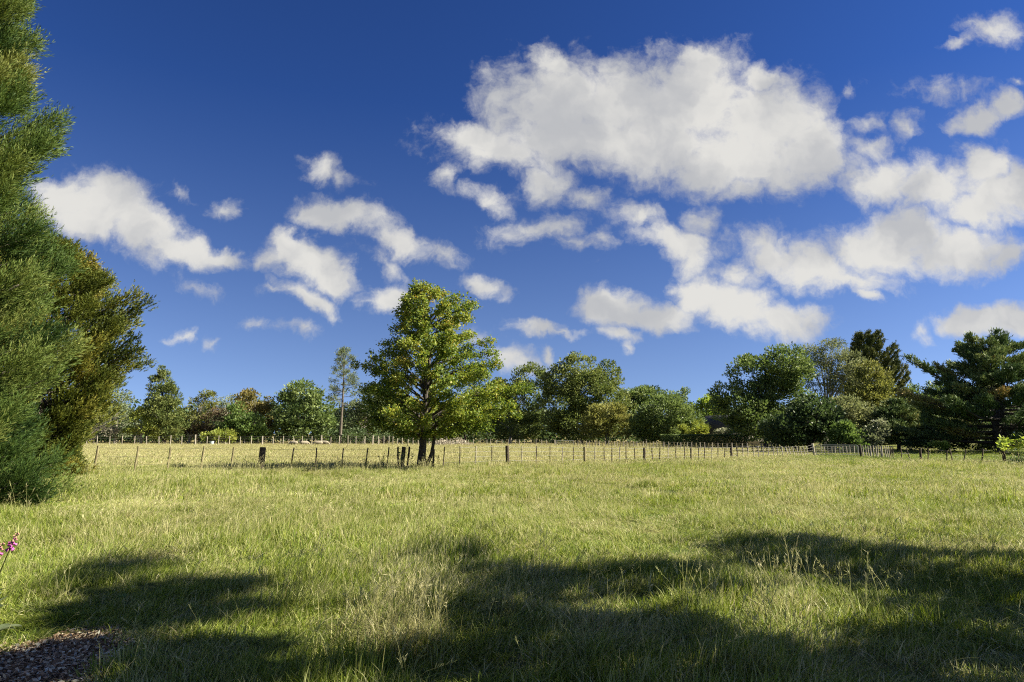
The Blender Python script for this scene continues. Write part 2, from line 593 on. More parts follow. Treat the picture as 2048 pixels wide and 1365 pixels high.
# ------------------------------------------------------------------ grass
def tuft(name, n, rad, hmin, hmax, wid, lean, mat, seed, stalks=0, arch=0.5, wind=(0.25, 0.1)):
    r = np.random.default_rng(seed)
    b = MB()
    a = r.uniform(0, 2 * math.pi, n)
    q = rad * np.sqrt(r.uniform(0, 1, n))
    P = np.stack([q * np.cos(a), q * np.sin(a), np.full(n, -0.02)], 1)
    H = r.uniform(hmin, hmax, n) * (1.0 - 0.35 * q / rad)
    az = r.uniform(0, 2 * math.pi, n)
    ln = np.abs(r.normal(0, lean, n))
    dirx = np.cos(az) * ln + wind[0] * r.uniform(.3, 1, n)
    diry = np.sin(az) * ln + wind[1] * r.uniform(.3, 1, n)
    face = r.uniform(0, math.pi, n)
    sx, sy = np.cos(face), np.sin(face)
    w = wid * r.uniform(.6, 1.2, n)
    rows = []
    for t, wf in ((0, 1.0), (.4, .9), (.75, .6), (1.0, 0.0)):
        off = (t * .35 + t ** 2 * arch * 1.3)
        z = H * (t - .38 * arch * t ** 2)
        c = np.stack([P[:, 0] + dirx * H * off, P[:, 1] + diry * H * off, P[:, 2] + z], 1)
        s = np.stack([sx * w * wf / 2, sy * w * wf / 2, np.zeros(n)], 1)
        rows.append((c - s, c + s) if wf else (c,))
    tint = r.uniform(0, 1, n)
    V = np.stack([rows[0][0], rows[0][1], rows[1][0], rows[1][1], rows[2][0], rows[2][1], rows[3][0]], 1).reshape(-1, 3)
    i = np.arange(n)[:, None] * 7
    F4 = np.concatenate([i + np.array([[0, 1, 3, 2]]), i + np.array([[2, 3, 5, 4]])])
    F3 = i + np.array([[4, 5, 6]])
    base = b.n
    b.add(V, F4, np.concatenate([tint, tint]))
    b.F3.append(F3 + base)
    b.T3.append(tint)
    # seed stalks: a thin stem with a loose head of straw-coloured grains
    for k in range(stalks):
        aa = r.uniform(0, 6.28)
        qq = rad * r.uniform(0, .8)
        h = hmax * r.uniform(1.05, 1.6)
        d = np.array([r.normal(0, .22) + wind[0] * .6, r.normal(0, .22) + wind[1]])
        ts = np.array([0, .35, .7, 1.0])
        pts = np.stack([qq * math.cos(aa) + d[0] * h * ts ** 2, qq * math.sin(aa) + d[1] * h * ts ** 2, h * (ts - .12 * ts ** 2)], 1)
        b.tube(pts, [wid * .28, wid * .25, wid * .2, wid * .12], 3, 0.02 + .04 * r.uniform(), cap=False)
        m = 9
        tt = r.uniform(.78, 1.0, m)
        pp = np.stack([np.interp(tt, ts, pts[:, j]) for j in range(3)], 1)
        dd = unit(np.array([d[0], d[1], .9])[None, :] + r.normal(0, .45, (m, 3)))
        b.leaves(pp, dd, h * .09, wid * .55, r.uniform(0, .12, m), r)
    return bpy.data.objects.new(name, b.mesh(name, mat))


def scatter(name, tufts, pts, rot, scl, idx, label, cat):
    """One object whose points carry the tufts (geometry nodes)."""
    coll = bpy.data.collections.new(name + '_tufts')
    for t in tufts:
        coll.objects.link(t)
    me = bpy.data.meshes.new(name)
    me.vertices.add(len(pts))
    me.vertices.foreach_set('co', np.asarray(pts, np.float32).ravel())
    for nm, arr, ty, key in (('rot', rot, 'FLOAT_VECTOR', 'vector'), ('scl', scl, 'FLOAT_VECTOR', 'vector'), ('idx', idx, 'INT', 'value')):
        a = me.attributes.new(nm, ty, 'POINT')
        a.data.foreach_set(key, np.asarray(arr, np.int32 if ty == 'INT' else np.float32).ravel())
    o = bpy.data.objects.new(name, me)
    col.objects.link(o)
    g = bpy.data.node_groups.new(name + '_scatter', 'GeometryNodeTree')
    g.interface.new_socket('Geometry', in_out='INPUT', socket_type='NodeSocketGeometry')
    g.interface.new_socket('Geometry', in_out='OUTPUT', socket_type='NodeSocketGeometry')
    nd = g.nodes
    gi, go = nd.new('NodeGroupInput'), nd.new('NodeGroupOutput')
    ci = nd.new('GeometryNodeCollectionInfo')
    ci.inputs['Collection'].default_value = coll
    ci.inputs['Separate Children'].default_value = True
    ci.inputs['Reset Children'].default_value = True
    ip = nd.new('GeometryNodeInstanceOnPoints')
    ip.inputs['Pick Instance'].default_value = True

    def named(nm, ty):
        a = nd.new('GeometryNodeInputNamedAttribute')
        a.data_type = ty
        a.inputs['Name'].default_value = nm
        return a.outputs['Attribute']
    e2r = nd.new('FunctionNodeEulerToRotation')
    L = g.links.new
    L(gi.outputs[0], ip.inputs['Points'])
    L(ci.outputs[0], ip.inputs['Instance'])
    L(named('idx', 'INT'), ip.inputs['Instance Index'])
    L(named('rot', 'FLOAT_VECTOR'), e2r.inputs[0])
    L(e2r.outputs[0], ip.inputs['Rotation'])
    L(named('scl', 'FLOAT_VECTOR'), ip.inputs['Scale'])
    L(ip.outputs[0], go.inputs[0])
    md = o.modifiers.new('scatter', 'NODES')
    md.node_group = g
    tag(o, label, cat, kind='stuff')
    return o


def vnoise(x, y, s, seed):
    """Smooth value noise in 0..1."""
    r = np.random.default_rng(seed)
    T = r.uniform(0, 1, (64, 64))
    x = x * s + 100.3
    y = y * s + 100.7
    xi, yi = np.floor(x).astype(int), np.floor(y).astype(int)
    fx, fy = x - xi, y - yi
    fx, fy = fx * fx * (3 - 2 * fx), fy * fy * (3 - 2 * fy)
    g = lambda i, j: T[i % 64, j % 64]
    return (g(xi, yi) * (1 - fx) + g(xi + 1, yi) * fx) * (1 - fy) + (g(xi, yi + 1) * (1 - fx) + g(xi + 1, yi + 1) * fx) * fy


def build_grass():
    GM = grass_mat('meadow_grass')
    T = []
    near_v = list(range(0, 10))
    for k in range(10):      # 0-9 short green swards with a few stalks
        T.append(tuft('tuft_%02d' % k, 85, .19, .08, .27, .0075, .42, GM, 100 + k, stalks=(0, 0, 0, 0, 1)[k % 5], arch=.75))
    for k in range(4):       # 10-13 tall loose clumps with seed heads
        T.append(tuft('tuft_%02d' % (10 + k), 95, .20, .18, .42, .0075, .48, GM, 200 + k, stalks=2 + k, arch=.75))
    for k in range(6):       # 14-19 wide, coarser swards for the middle distance
        T.append(tuft('tuft_%02d' % (14 + k), 110, .40, .08, .26, .013, .42, GM, 300 + k, stalks=(0, 0, 0, 1, 1, 3)[k], arch=.6))
    for k in range(4):       # 20-23 wide hay swards far off
        T.append(tuft('tuft_%02d' % (20 + k), 110, .95, .12, .30, .032, .32, GM, 400 + k, stalks=4, arch=.5))
    r = np.random.default_rng(5)

    def zone(y0, y1, dens, margin):
        A = []
        n = int(dens * (y1 - y0) * ((y0 + y1) * .76 + 2 * margin))
        y = np.sqrt(r.uniform(y0 ** 2, y1 ** 2, n))
        x = r.uniform(-1, 1, n) * (y * .76 + margin)
        return x, y
    P, R, S, I = [], [], [], []

    def put(x, y, idx, s, sz=None):
        n = len(x)
        keep = ~inside(MULCH.mean(0) + (MULCH - MULCH.mean(0)) * (.88 + .05 * np.sin(np.arange(len(MULCH)) * 2.3))[:, None], x, y)
        P.append(np.stack([x, y, gz(x, y)], 1)[keep])
        R.append(np.stack([r.normal(0, .10, n), r.normal(0, .10, n), 5.0 * vnoise(x, y, .5, 11) - 2.5 + r.normal(0, .45, n)], 1)[keep])
        sz = s if sz is None else sz
        S.append(np.stack([s, s, sz], 1)[keep])
        I.append(np.broadcast_to(idx, (n,))[keep])

    def hf(x, y):            # long and short patches
        a = vnoise(x, y, .38, 1) * .5 + vnoise(x + 9, y, 1.0, 2) * .35 + vnoise(x, y + 5, 2.1, 3) * .3
        return .36 + 1.75 * np.clip((a - .30) / .6, 0, 1) ** 1.6
    def mown(x, y):          # grazed short on the right, round the gate
        return 1 - .62 * np.clip((x / np.maximum(y, 1) - .22) / .10, 0, 1) * np.clip((y - 38) / 5, 0, 1)
    x, y = zone(2.2, 9, 46, 2.0)
    idn = r.integers(0, 10, len(x))
    idn = np.where((y < 4.6) & (idn % 5 == 4), 0, idn)
    put(x, y, idn, r.uniform(.75, 1.2, len(x)), hf(x, y) * r.uniform(.8, 1.25, len(x)) * np.clip(y / 4.6, .6, 1))
    x, y = zone(9, 17, 26, 2.5)
    put(x, y, r.integers(0, 10, len(x)), r.uniform(.95, 1.45, len(x)), hf(x, y) * r.uniform(.65, 1.5, len(x)))
    x, y = zone(4.4, 17, 4.5, 2.0)
    m = vnoise(x, y, .6, 7) + .5 * vnoise(x, y, 1.7, 8) > .82
    x, y = x[m], y[m]
    put(x, y, r.integers(10, 14, len(x)), r.uniform(.8, 1.25, len(x)), r.uniform(.6, 1.0, len(x)))
    x, y = zone(16, 38, 10, 4)
    put(x, y, r.integers(14, 20, len(x)), r.uniform(.8, 1.4, len(x)), hf(x, y) * r.uniform(.65, 1.6, len(x)))
    x, y = zone(36, 104, 2.0, 6)
    far = np.clip((y - .66 * np.maximum(x + 4, 0) - 32) / 8, 0, 1)
    put(x, y, r.integers(20, 24, len(x)), r.uniform(.8, 1.3, len(x)), (.52 + .30 * far) * mown(x, y) * r.uniform(.75, 1.25, len(x)))
    # stand of straw-coloured grass in the middle foreground, and other tall stands
    for (px, py, sx, sy, n) in ((790, 1285, .22, .34, 40), (730, 1215, .40, .30, 18), (1560, 1225, .55, .35, 7), (1700, 1240, .3, .3, 3), (330, 1120, .6, .5, 10),
                                (1630, 985, 1.1, .7, 12), (800, 946, 2.2, .4, 50), (600, 946, 3.5, .4, 90), (330, 951, 3.5, .5, 70), (1010, 932, 5, .4, 60)):
        g = gp(px, py)
        x = g[0] + r.normal(0, sx, n)
        y = g[1] + r.normal(0, sy, n)
        put(x, y, r.integers(10, 14, n), r.uniform(.8, 1.2, n), r.uniform(.85, 1.35, n))
    # scattered rank tussocks, some of them where the paddock shows them
    spots = [(1945, 1020), (1860, 994), (1470, 960), (1710, 968), (440, 985), (590, 985), (350, 975), (1300, 975), (1130, 985), (900, 975), (300, 1060), (520, 1050), (1180, 1030),
             (700, 1010), (1520, 1005), (1780, 1010), (640, 1080), (960, 1060), (1000, 1010), (420, 1100), (200, 1000)]
    q = np.array([gp(*p)[:2] for p in spots])
    x, y = zone(11, 30, .07, 3)
    q = np.concatenate([q, np.stack([x, y], 1)])
    for (gx, gy) in q:
        n = int(r.integers(5, 12))
        rad = r.uniform(.15, .45)
        put(gx + r.normal(0, rad, n), gy + r.normal(0, rad * .7, n), r.integers(10, 13, n), r.uniform(.9, 1.3, n), r.uniform(.8, 1.25, n))
    pts, rot, scl, idx = np.concatenate(P), np.concatenate(R), np.concatenate(S), np.concatenate(I)
    print('grass instances', len(pts))
    scatter('grass', T, pts, rot, scl, idx, 'long green and straw coloured meadow grass all over the paddock', 'grass')


build_grass()


# ------------------------------------------------------------------ trees
def px2m(D):
    return D / F_PX


def lobes_world(lobes, D, rdep):
    """Picture ellipses -> ellipsoids standing at distance D."""
    out = []
    for (cx, cy_, rx, ry) in lobes:
        dy = rdep.uniform(-.35, .35) * rx * px2m(D)
        c = at(cx, cy_, D)
        c[1] += dy
        s = px2m(D)
        out.append((c, np.array([rx * s, rx * s * .9, ry * s])))
    return out


def broadleaf(name, label, cat, D, base_px, lobes, mat, bark, n_clump, per, leaf, seed, group=None, clump=.9, limb_n=26, trunk_r=.22,
              droop=0.0, up=.35, shell=.62, aspect=.55, tint_mid=.5, crown_low=None, trunks=1, accent=0.0, lean=0.0, limb_vis=1.0):
    """A tree or shrub: tapered trunk with limbs, and a crown of leaf clumps."""
    r = np.random.default_rng(seed)
    b0 = at(base_px, HORIZON, D)
    base = np.array([b0[0], D, float(gz(b0[0], D))])
    root = empty(name, base)
    tag(root, label, cat, group)
    LW = lobes_world(lobes, D, r)
    vol = np.array([np.prod(l[1]) ** (2 / 3) for l in LW])
    which = r.choice(len(LW), n_clump, p=vol / vol.sum())
    d = rdir(n_clump, r)
    rad = shell + (1 - shell) * r.uniform(0, 1, n_clump) ** .5
    C = np.array([LW[k][0] for k in which]) + d * rad[:, None] * np.array([LW[k][1] for k in which]) * .92
    C[:, 2] = np.maximum(C[:, 2], .35)
    ctint = np.clip(tint_mid + r.normal(0, .16, n_clump), 0, 1)
    csize = clump * r.uniform(.6, 1.25, n_clump)
    # leaves: a flattened shell round each clump, open below
    m = per
    dl = rdir(n_clump * m, r).reshape(n_clump, m, 3)
    dl[..., 2] = np.where(dl[..., 2] < 0, dl[..., 2] * .6, dl[..., 2])
    rr = r.uniform(.25, 1, (n_clump, m, 1)) ** .6
    P = C[:, None, :] + dl * rr * csize[:, None, None] * np.array([1, 1, .72])
    out = d[:, None, :] * .55 + dl * .8 + np.array([0, 0, up - droop])
    Dv = out + r.normal(0, .55, out.shape)
    P = P.reshape(-1, 3)
    Dv = Dv.reshape(-1, 3)
    n = len(P)
    t = np.clip(np.repeat(ctint, m) + r.normal(0, .13, n), 0, 1)
    if accent:
        t = np.where(r.uniform(0, 1, n) < accent, 1.0, t)
    ok = P[:, 2] > .05
    cb = MB()
    L = leaf * r.uniform(.7, 1.35, n)
    cb.leaves(P[ok], Dv[ok], L[ok], L[ok] * aspect, t[ok], r)
    cb.build('crown', mat, root, base)
    tb = MB()
    tops = C[r.permutation(n_clump)[:limb_n]]
    top_z = C[:, 2].max()
    cxy = np.array([C[:, 0].mean(), C[:, 1].mean()])
    for q in range(trunks):
        off = (r.normal(0, .25, 2) if trunks > 1 else np.zeros(2))
        h = (top_z - base[2]) * r.uniform(.72, .85)
        ts = np.linspace(0, 1, 7)
        px_ = base[0] + off[0] + (cxy[0] + lean - base[0]) * ts ** 1.3 + r.normal(0, .10, 7) * ts
        py_ = base[1] + off[1] + (cxy[1] - base[1]) * ts ** 1.3 + r.normal(0, .10, 7) * ts
        tr = np.stack([px_, py_, base[2] - .1 + h * ts], 1)
        rd = trunk_r * (1 - .85 * ts) * (1 + .5 * np.exp(-ts * 14))
        tb.tube(tr, rd, 8, .5)
        for cpt in tops[q::trunks]:
            f = np.clip((cpt[2] - base[2]) / h * r.uniform(.35, .75), .12, .9)
            s = np.array([np.interp(f, ts, tr[:, k]) for k in range(3)])
            mid = s * .5 + cpt * .5 + np.array([0, 0, .12 * np.linalg.norm(cpt - s)]) + r.normal(0, .12, 3)
            r0 = min(trunk_r * .45 * limb_vis, trunk_r * (1 - .8 * f) * .6)
            tb.tube([s, mid, cpt], [r0, r0 * .6, r0 * .18], 5, .5, cap=False)
    tb.build('trunk', bark, root, base, smooth=True)
    return root


def oak():
    """Young pin oak in the middle of the paddock."""
    r = np.random.default_rng(21)
    D = 33.6
    s = px2m(D)
    base = at(846, HORIZON, D)
    base[2] = float(gz(base[0], D))
    root = empty('oak_tree', base)
    tag(root, 'young oak with yellowing leaves standing alone by the dark fence posts', 'tree')
    key = [(876, 25, 55), (862, 74, 118), (845, 122, 140), (825, 138, 160), (800, 110, 178), (778, 114, 196), (760, 118, 172), (740, 128, 138), (718, 138, 118),
           (700, 105, 106), (680, 84, 98), (660, 74, 84), (640, 72, 74), (622, 62, 88), (602, 42, 86), (586, 22, 40), (564, 9, 8)]
    ky = np.array([k[0] for k in key][::-1], float)
    kl = np.array([k[1] for k in key][::-1], float) * s
    kr = np.array([k[2] for k in key][::-1], float) * s
    zt = at(846, 562, D)[2]
    axis_y = np.array([562, 640, 700, 800, 938.])
    axis_x = np.array([836, 853, 858, 852, 846.])

    def axis(z):
        py = HORIZON - (z - CAM_H) / s
        return np.array([(np.interp(py, axis_y, axis_x) - 1024) * s, D, z])
    tb = MB()
    zs = np.linspace(-.1, zt - .15, 16)
    tb.tube([axis(z) + np.array([r.normal(0, .02), r.normal(0, .02), 0]) for z in zs], .20 * (1 - .93 * zs / zt) * (1 + .5 * np.exp(-np.maximum(zs, 0) * 4)), 9, .5)
    # second stem rising from the foot
    foot = axis(0.05) + np.array([.18, .05, 0])
    tb.tube([foot, foot + [.28, .05, .7], foot + [.42, .1, 1.6], foot + [.55, .1, 2.6]], [.11, .085, .075, .05], 7, .5)
    P, Dv, T, Ls = [], [], [], []
    nl = 130
    for k in range(nl):
        py = 876 - (876 - 572) * ((k + r.uniform()) / nl) ** 1.05
        z = CAM_H + (HORIZON - py) * s
        az = (k * 2.399963 + r.normal(0, .3)) % (2 * math.pi)
        wl, wr = np.interp(py, ky, kl), np.interp(py, ky, kr)
        ca = math.cos(az)
        wx = abs(ca) ** .7
        R = (1.10 * wr if ca > 0 else wl) * wx + (wl + wr) / 2 * (1 - wx)
        R *= r.uniform(.70, 1.22)
        z0 = max(z - R * r.uniform(.18, .45), 1.5)
        a0 = axis(z0)
        ctr = axis(z)
        tip = ctr + np.array([R * ca, R * math.sin(az), 0])
        mid = (a0 + tip) / 2 + np.array([0, 0, .10 * R])
        tb.tube([a0, mid, tip], [.018 + .014 * R, .012 + .006 * R, .006], 5, .5, cap=False)
        nt = int(6 + 7.5 * R)
        for q in range(nt):
            f = r.uniform(.32, 1.0) ** .7
            p = (1 - f) ** 2 * a0 + 2 * f * (1 - f) * mid + f * f * tip
            side = unit(r.normal(size=3) * np.array([1, 1, .55]))
            tl = r.uniform(.1, .5) * (.5 + .5 * min(R, 2.2) / 2) * (1.1 - .6 * f)
            e = p + side * tl + np.array([0, 0, .06])
            if q % 2 == 0:
                tb.tube([p, e], [.008, .004], 3, .5, cap=False)
            m = r.integers(18, 29)
            lp = e + r.normal(0, .105, (m, 3))
            P.append(lp)
            outd = unit(np.array([ca, math.sin(az), .1]))
            Dv.append(outd * .6 + r.normal(0, .7, (m, 3)) - np.array([0, 0, .15]))
            warm = .18 * (math.sin(tip[0] * 1.7 + tip[2] * .9) * .5 + .5) * (1.0 if (ca < .2 or z > 6) else .35)
            T.append(np.clip(.30 + warm + r.normal(0, .10) + r.normal(0, .13, m), 0, 1))
            Ls.append(r.uniform(.08, .15, m))
    for k in range(12):    # wispy leader
        p = axis(zt - .1 - .07 * k) + r.normal(0, .05, 3)
        P.append(p + r.normal(0, .09, (10, 3)))
        Dv.append(r.normal(0, .7, (10, 3)) + [0, 0, .4])
        T.append(np.clip(r.normal(.55, .15, 10), 0, 1))
        Ls.append(r.uniform(.08, .14, 10))
    e0 = axis(zt - .5)
    tipw = at(828, 560, D)
    tb.tube([e0, (e0 + tipw) / 2 - [0, 0, .1], tipw], [.012, .008, .004], 4)
    for f in (.5, .7, .9, 1.0):
        P.append(e0 + (tipw - e0) * f + r.normal(0, .06, (9, 3)))
        Dv.append(r.normal(0, .7, (9, 3)))
        T.append(np.full(9, .5))
        Ls.append(r.uniform(.08, .14, 9))
    tb.build('trunk', BARK_DARK, root, base, smooth=True)
    cb = MB()
    L = np.concatenate(Ls)
    cb.leaves(np.concatenate(P), np.concatenate(Dv), L, L * .62, np.concatenate(T), r)
    m = leaf_mat('oak_leaf', [(.024, .044, .009), (.056, .086, .014), (.108, .134, .022), (.17, .15, .03), (.23, .15, .04)], trans=.36, rough=.5, spec=.2)
    cb.build('crown', m, root, base)


def spray_conifer(name, label, D, base, H, R_of, mat, n_branch, n_spray, n_needle, seed, sl=.55, nl=.11, nw=.020, zmin=.3, trunk_r=.3, rise=.35, droop=0.0, plume=.45):
    """Conifer whose branches end in long feathery plumes of needle sprays."""
    r = np.random.default_rng(seed)
    root = empty(name, base)
    tag(root, label, 'tree')
    tb = MB()
    ts = np.linspace(0, 1, 9)
    tb.tube(np.stack([base[0] + .1 * np.sin(ts * 5), base[1] + .1 * np.cos(ts * 4), base[2] - .1 + H * ts], 1), trunk_r * (1 - .93 * ts) + .01, 9)
    z = zmin + (H - zmin) * ((np.arange(n_branch) + r.uniform(0, 1, n_branch)) / n_branch) ** 1.08
    az = (np.arange(n_branch) * 2.399963 + r.normal(0, .25, n_branch))
    hd = np.stack([np.cos(az), np.sin(az), np.zeros(n_branch)], 1)
    R = np.array([R_of(a, b) for a, b in zip(z, az)]) * np.clip(r.normal(.92, .14, n_branch), .55, 1.10)
    start = base + np.stack([np.zeros(n_branch), np.zeros(n_branch), np.maximum(z - R * .25, .1)], 1)
    tip = base + hd * R[:, None] + np.stack([np.zeros(n_branch), np.zeros(n_branch), np.maximum(z + R * (rise * .35 - droop) - .95 * np.clip(1.6 - z, 0, 1.2) * .55, .12)], 1)
    mid = (start + tip) / 2 - np.stack([np.zeros(n_branch)] * 2 + [R * rise * .22], 1)
    for k in range(n_branch):
        tb.tube([start[k], mid[k], tip[k] * .9 + mid[k] * .1], [.02 + .012 * R[k], .014 + .006 * R[k], .008], 5, cap=False)
    f = r.uniform(.34, 1.0, (n_branch, n_spray, 1)) ** .6
    S = (1 - f) ** 2 * start[:, None] + 2 * f * (1 - f) * mid[:, None] + f * f * tip[:, None]
    tang = unit(2 * (1 - f) * (mid - start)[:, None] + 2 * f * (tip - mid)[:, None])
    rad = unit(r.normal(size=S.shape))
    rad = rad - (rad * tang).sum(-1, keepdims=True) * tang
    Dd = unit(tang * .9 + rad * .65 + np.array([0, 0, .35]))
    S = S + rad * plume * r.uniform(.0, 1, f.shape) * (1.15 - .6 * f)
    ct = np.clip(.45 + r.normal(0, .24, (n_branch, 1)) + r.normal(0, .1, (n_branch, n_spray)) + .12 * (f[..., 0] - .7), 0, 1)
    S, Dd = S.reshape(-1, 3), Dd.reshape(-1, 3)
    ct = ct.reshape(-1)
    ns = len(S)
    L = sl * r.uniform(.6, 1.25, ns)
    t = r.uniform(.05, 1.0, (ns, n_needle, 1))
    curve = np.array([0, 0, 1.0]) * (.22 * L)[:, None, None] * t ** 2
    P = S[:, None] + Dd[:, None] * L[:, None, None] * t + curve
    nd = rdir(ns * n_needle, r).reshape(ns, n_needle, 3)
    V = Dd[:, None] * 1.0 + nd * .62 + np.array([0, 0, .25]) * t
    keep = P[..., 2].ravel() > .03
    P, V = P.reshape(-1, 3), V.reshape(-1, 3)
    tt = np.clip(np.repeat(ct, n_needle) + r.normal(0, .08, len(P)), 0, 1)
    cb = MB()
    Ln = nl * r.uniform(.7, 1.3, len(P))
    cb.leaves(P[keep], V[keep], Ln[keep], nw, tt[keep], r)
    cb.build('crown', mat, root, base)
    tb.build('trunk', BARK, root, base, smooth=True)
    return root


def tier_conifer(name, label, D, base_px, top_py, R_of, mat, n_limb, seed, rise=.12, tuft_up=.6, per_m=9, leaf=.34, lw=.10, spread=.55, flat=.25, zmin=.8,
                 trunk_r=.35, extra=(), trunks=((0, 0),), bark=None, twig_side=.55):
    """Cypress or similar with long level limbs carrying tufts of scale leaves."""
    r = np.random.default_rng(seed)
    b0 = at(base_px, HORIZON, D)
    base = np.array([b0[0], D, float(gz(b0[0], D))])
    H = at(base_px, top_py, D)[2]
    root = empty(name, base)
    tag(root, label, 'tree')
    tb, cb = MB(), MB()
    ts = np.linspace(0, 1, 8)
    for (dx, dz) in trunks:
        tb.tube(np.stack([base[0] + dx * ts + r.normal(0, .06, 8), base[1] + r.normal(0, .06, 8), base[2] - .1 + (H + dz) * ts], 1), trunk_r * (1 - .95 * ts) + .012, 8)
    limbs = []
    for k in range(n_limb):
        z = zmin + (H * .97 - zmin) * ((k + r.uniform()) / n_limb)
        az = k * 2.399963 + r.normal(0, .35)
        R = R_of(z / H, az) * r.uniform(.72, 1.1)
        if R < .15:
            continue
        z0 = max(z - rise * R * .6, .3)
        (dx, dz) = trunks[k % len(trunks)]
        s = base + np.array([dx * z0 / H, 0, z0])
        tip = base + np.array([dx * z / H + R * math.cos(az), R * math.sin(az), z + rise * R * .5])
        limbs.append((s, tip, R))
    for (tp, zz) in extra:
        s = base + np.array([0, 0, zz])
        limbs.append((s, np.asarray(tp, float), np.linalg.norm(np.asarray(tp) - s)))
    P, V, T, L = [], [], [], []
    for (s, tip, R) in limbs:
        mid = (s + tip) / 2 - np.array([0, 0, .08 * R]) + r.normal(0, .05 * R, 3) * np.array([1, 1, .5])
        tb.tube([s, mid, tip], [.03 + .016 * R, .02 + .009 * R, .012], 5, cap=False)
        n = int(per_m * R * (1 + .5 * spread)) + 4
        f = r.uniform(.28, 1, (n, 1)) ** .8
        c = (1 - f) ** 2 * s + 2 * f * (1 - f) * mid + f * f * tip
        ax = unit(tip - s)
        sd = unit(np.cross(ax, [0, 0, 1.0]))
        w = (r.uniform(-1, 1, (n, 1))) * spread * (1.25 - .8 * f) * min(1, R / 2)
        c = c + sd * w + np.array([0, 0, 1.0]) * (flat * r.uniform(-.5, 1, (n, 1)))
        m = 12
        p = c[:, None] + r.normal(0, .11, (n, m, 3))
        v = ax * .55 + sd * np.sign(w)[:, None] * twig_side * .5 + np.array([0, 0, tuft_up]) + r.normal(0, .38, (n, m, 3))
        P.append(p.reshape(-1, 3))
        V.append(v.reshape(-1, 3))
        ct = np.clip(.45 + r.normal(0, .14) + r.normal(0, .10, n), 0, .9)
        T.append(np.repeat(ct, m))
        L.append(leaf * r.uniform(.6, 1.3, n * m))
    P, V, T, L = map(np.concatenate, (P, V, T, L))
    T = np.clip(T + r.normal(0, .08, len(T)), 0, 1)
    k = P[:, 2] > .05
    cb.leaves(P[k], V[k], L[k], lw, T[k], r)
    cb.build('crown', mat, root, base)
    tb.build('trunk', bark or BARK_DARK, root, base, smooth=True)
    return root


# palettes (base colours from deep to light)
PAL = {
    'grey_green': leaf_mat('leaf_grey_green', [(.035, .048, .022), (.075, .095, .048), (.13, .15, .085)]),
    'grey_brown': leaf_mat('leaf_grey_brown', [(.045, .042, .030), (.085, .08, .058), (.14, .135, .10)]),
    'yellow_green': leaf_mat('leaf_yellow_green', [(.055, .075, .014), (.11, .135, .026), (.18, .19, .05)]),
    'olive': leaf_mat('leaf_olive', [(.038, .048, .012), (.078, .088, .024), (.135, .135, .045)]),
    'conifer': leaf_mat('leaf_conifer', [(.022, .034, .010), (.050, .066, .018), (.105, .115, .036)], trans=.15),
    'olive_brown': leaf_mat('leaf_olive_brown', [(.045, .042, .012), (.085, .078, .024), (.14, .115, .04)]),
    'bright': leaf_mat('leaf_bright_green', [(.026, .046, .012), (.055, .088, .024), (.10, .135, .042)], trans=.38),
    'dark_brown': leaf_mat('leaf_dark_brown', [(.030, .022, .014), (.06, .046, .028), (.09, .075, .045)]),
    'broad': leaf_mat('leaf_broad', [(.026, .046, .014), (.060, .088, .026), (.115, .145, .055)], rough=.5, spec=.25),
    'broad_warm': leaf_mat('leaf_broad_warm', [(.026, .044, .012), (.062, .082, .023), (.125, .14, .048)], rough=.5, spec=.22),
    'dark': leaf_mat('leaf_dark', [(.014, .026, .009), (.032, .052, .018), (.065, .09, .035)], rough=.5, spec=.25),
    'lime': leaf_mat('leaf_lime', [(.06, .10, .015), (.12, .17, .03), (.18, .22, .05)], trans=.4),
    'airy': leaf_mat('leaf_airy', [(.045, .058, .024), (.09, .105, .045), (.15, .16, .08)]),
    'pale': leaf_mat('leaf_pale', [(.045, .06, .028), (.10, .11, .065), (.22, .23, .16)], rough=.45, spec=.3),
    'cypress': leaf_mat('leaf_cypress', [(.016, .032, .012), (.042, .066, .024), (.095, .12, .042), (.14, .10, .035)], trans=.12, rough=.6),
    'swept': leaf_mat('leaf_swept_conifer', [(.020, .030, .010), (.048, .058, .018), (.10, .10, .032)], trans=.12, rough=.6),
    'cedar': leaf_mat('leaf_cedar', [(.008, .019, .005), (.027, .048, .010), (.058, .080, .018), (.090, .10, .026)], trans=.22, rough=.55),
    'cedar_old': leaf_mat('leaf_cedar_old', [(.010, .017, .004), (.040, .051, .009), (.078, .086, .016), (.11, .098, .02)], trans=.2, rough=.5),
    'hay': leaf_mat('dry_twig', [(.12, .10, .07), (.22, .19, .14), (.30, .27, .21)], trans=.0),
}


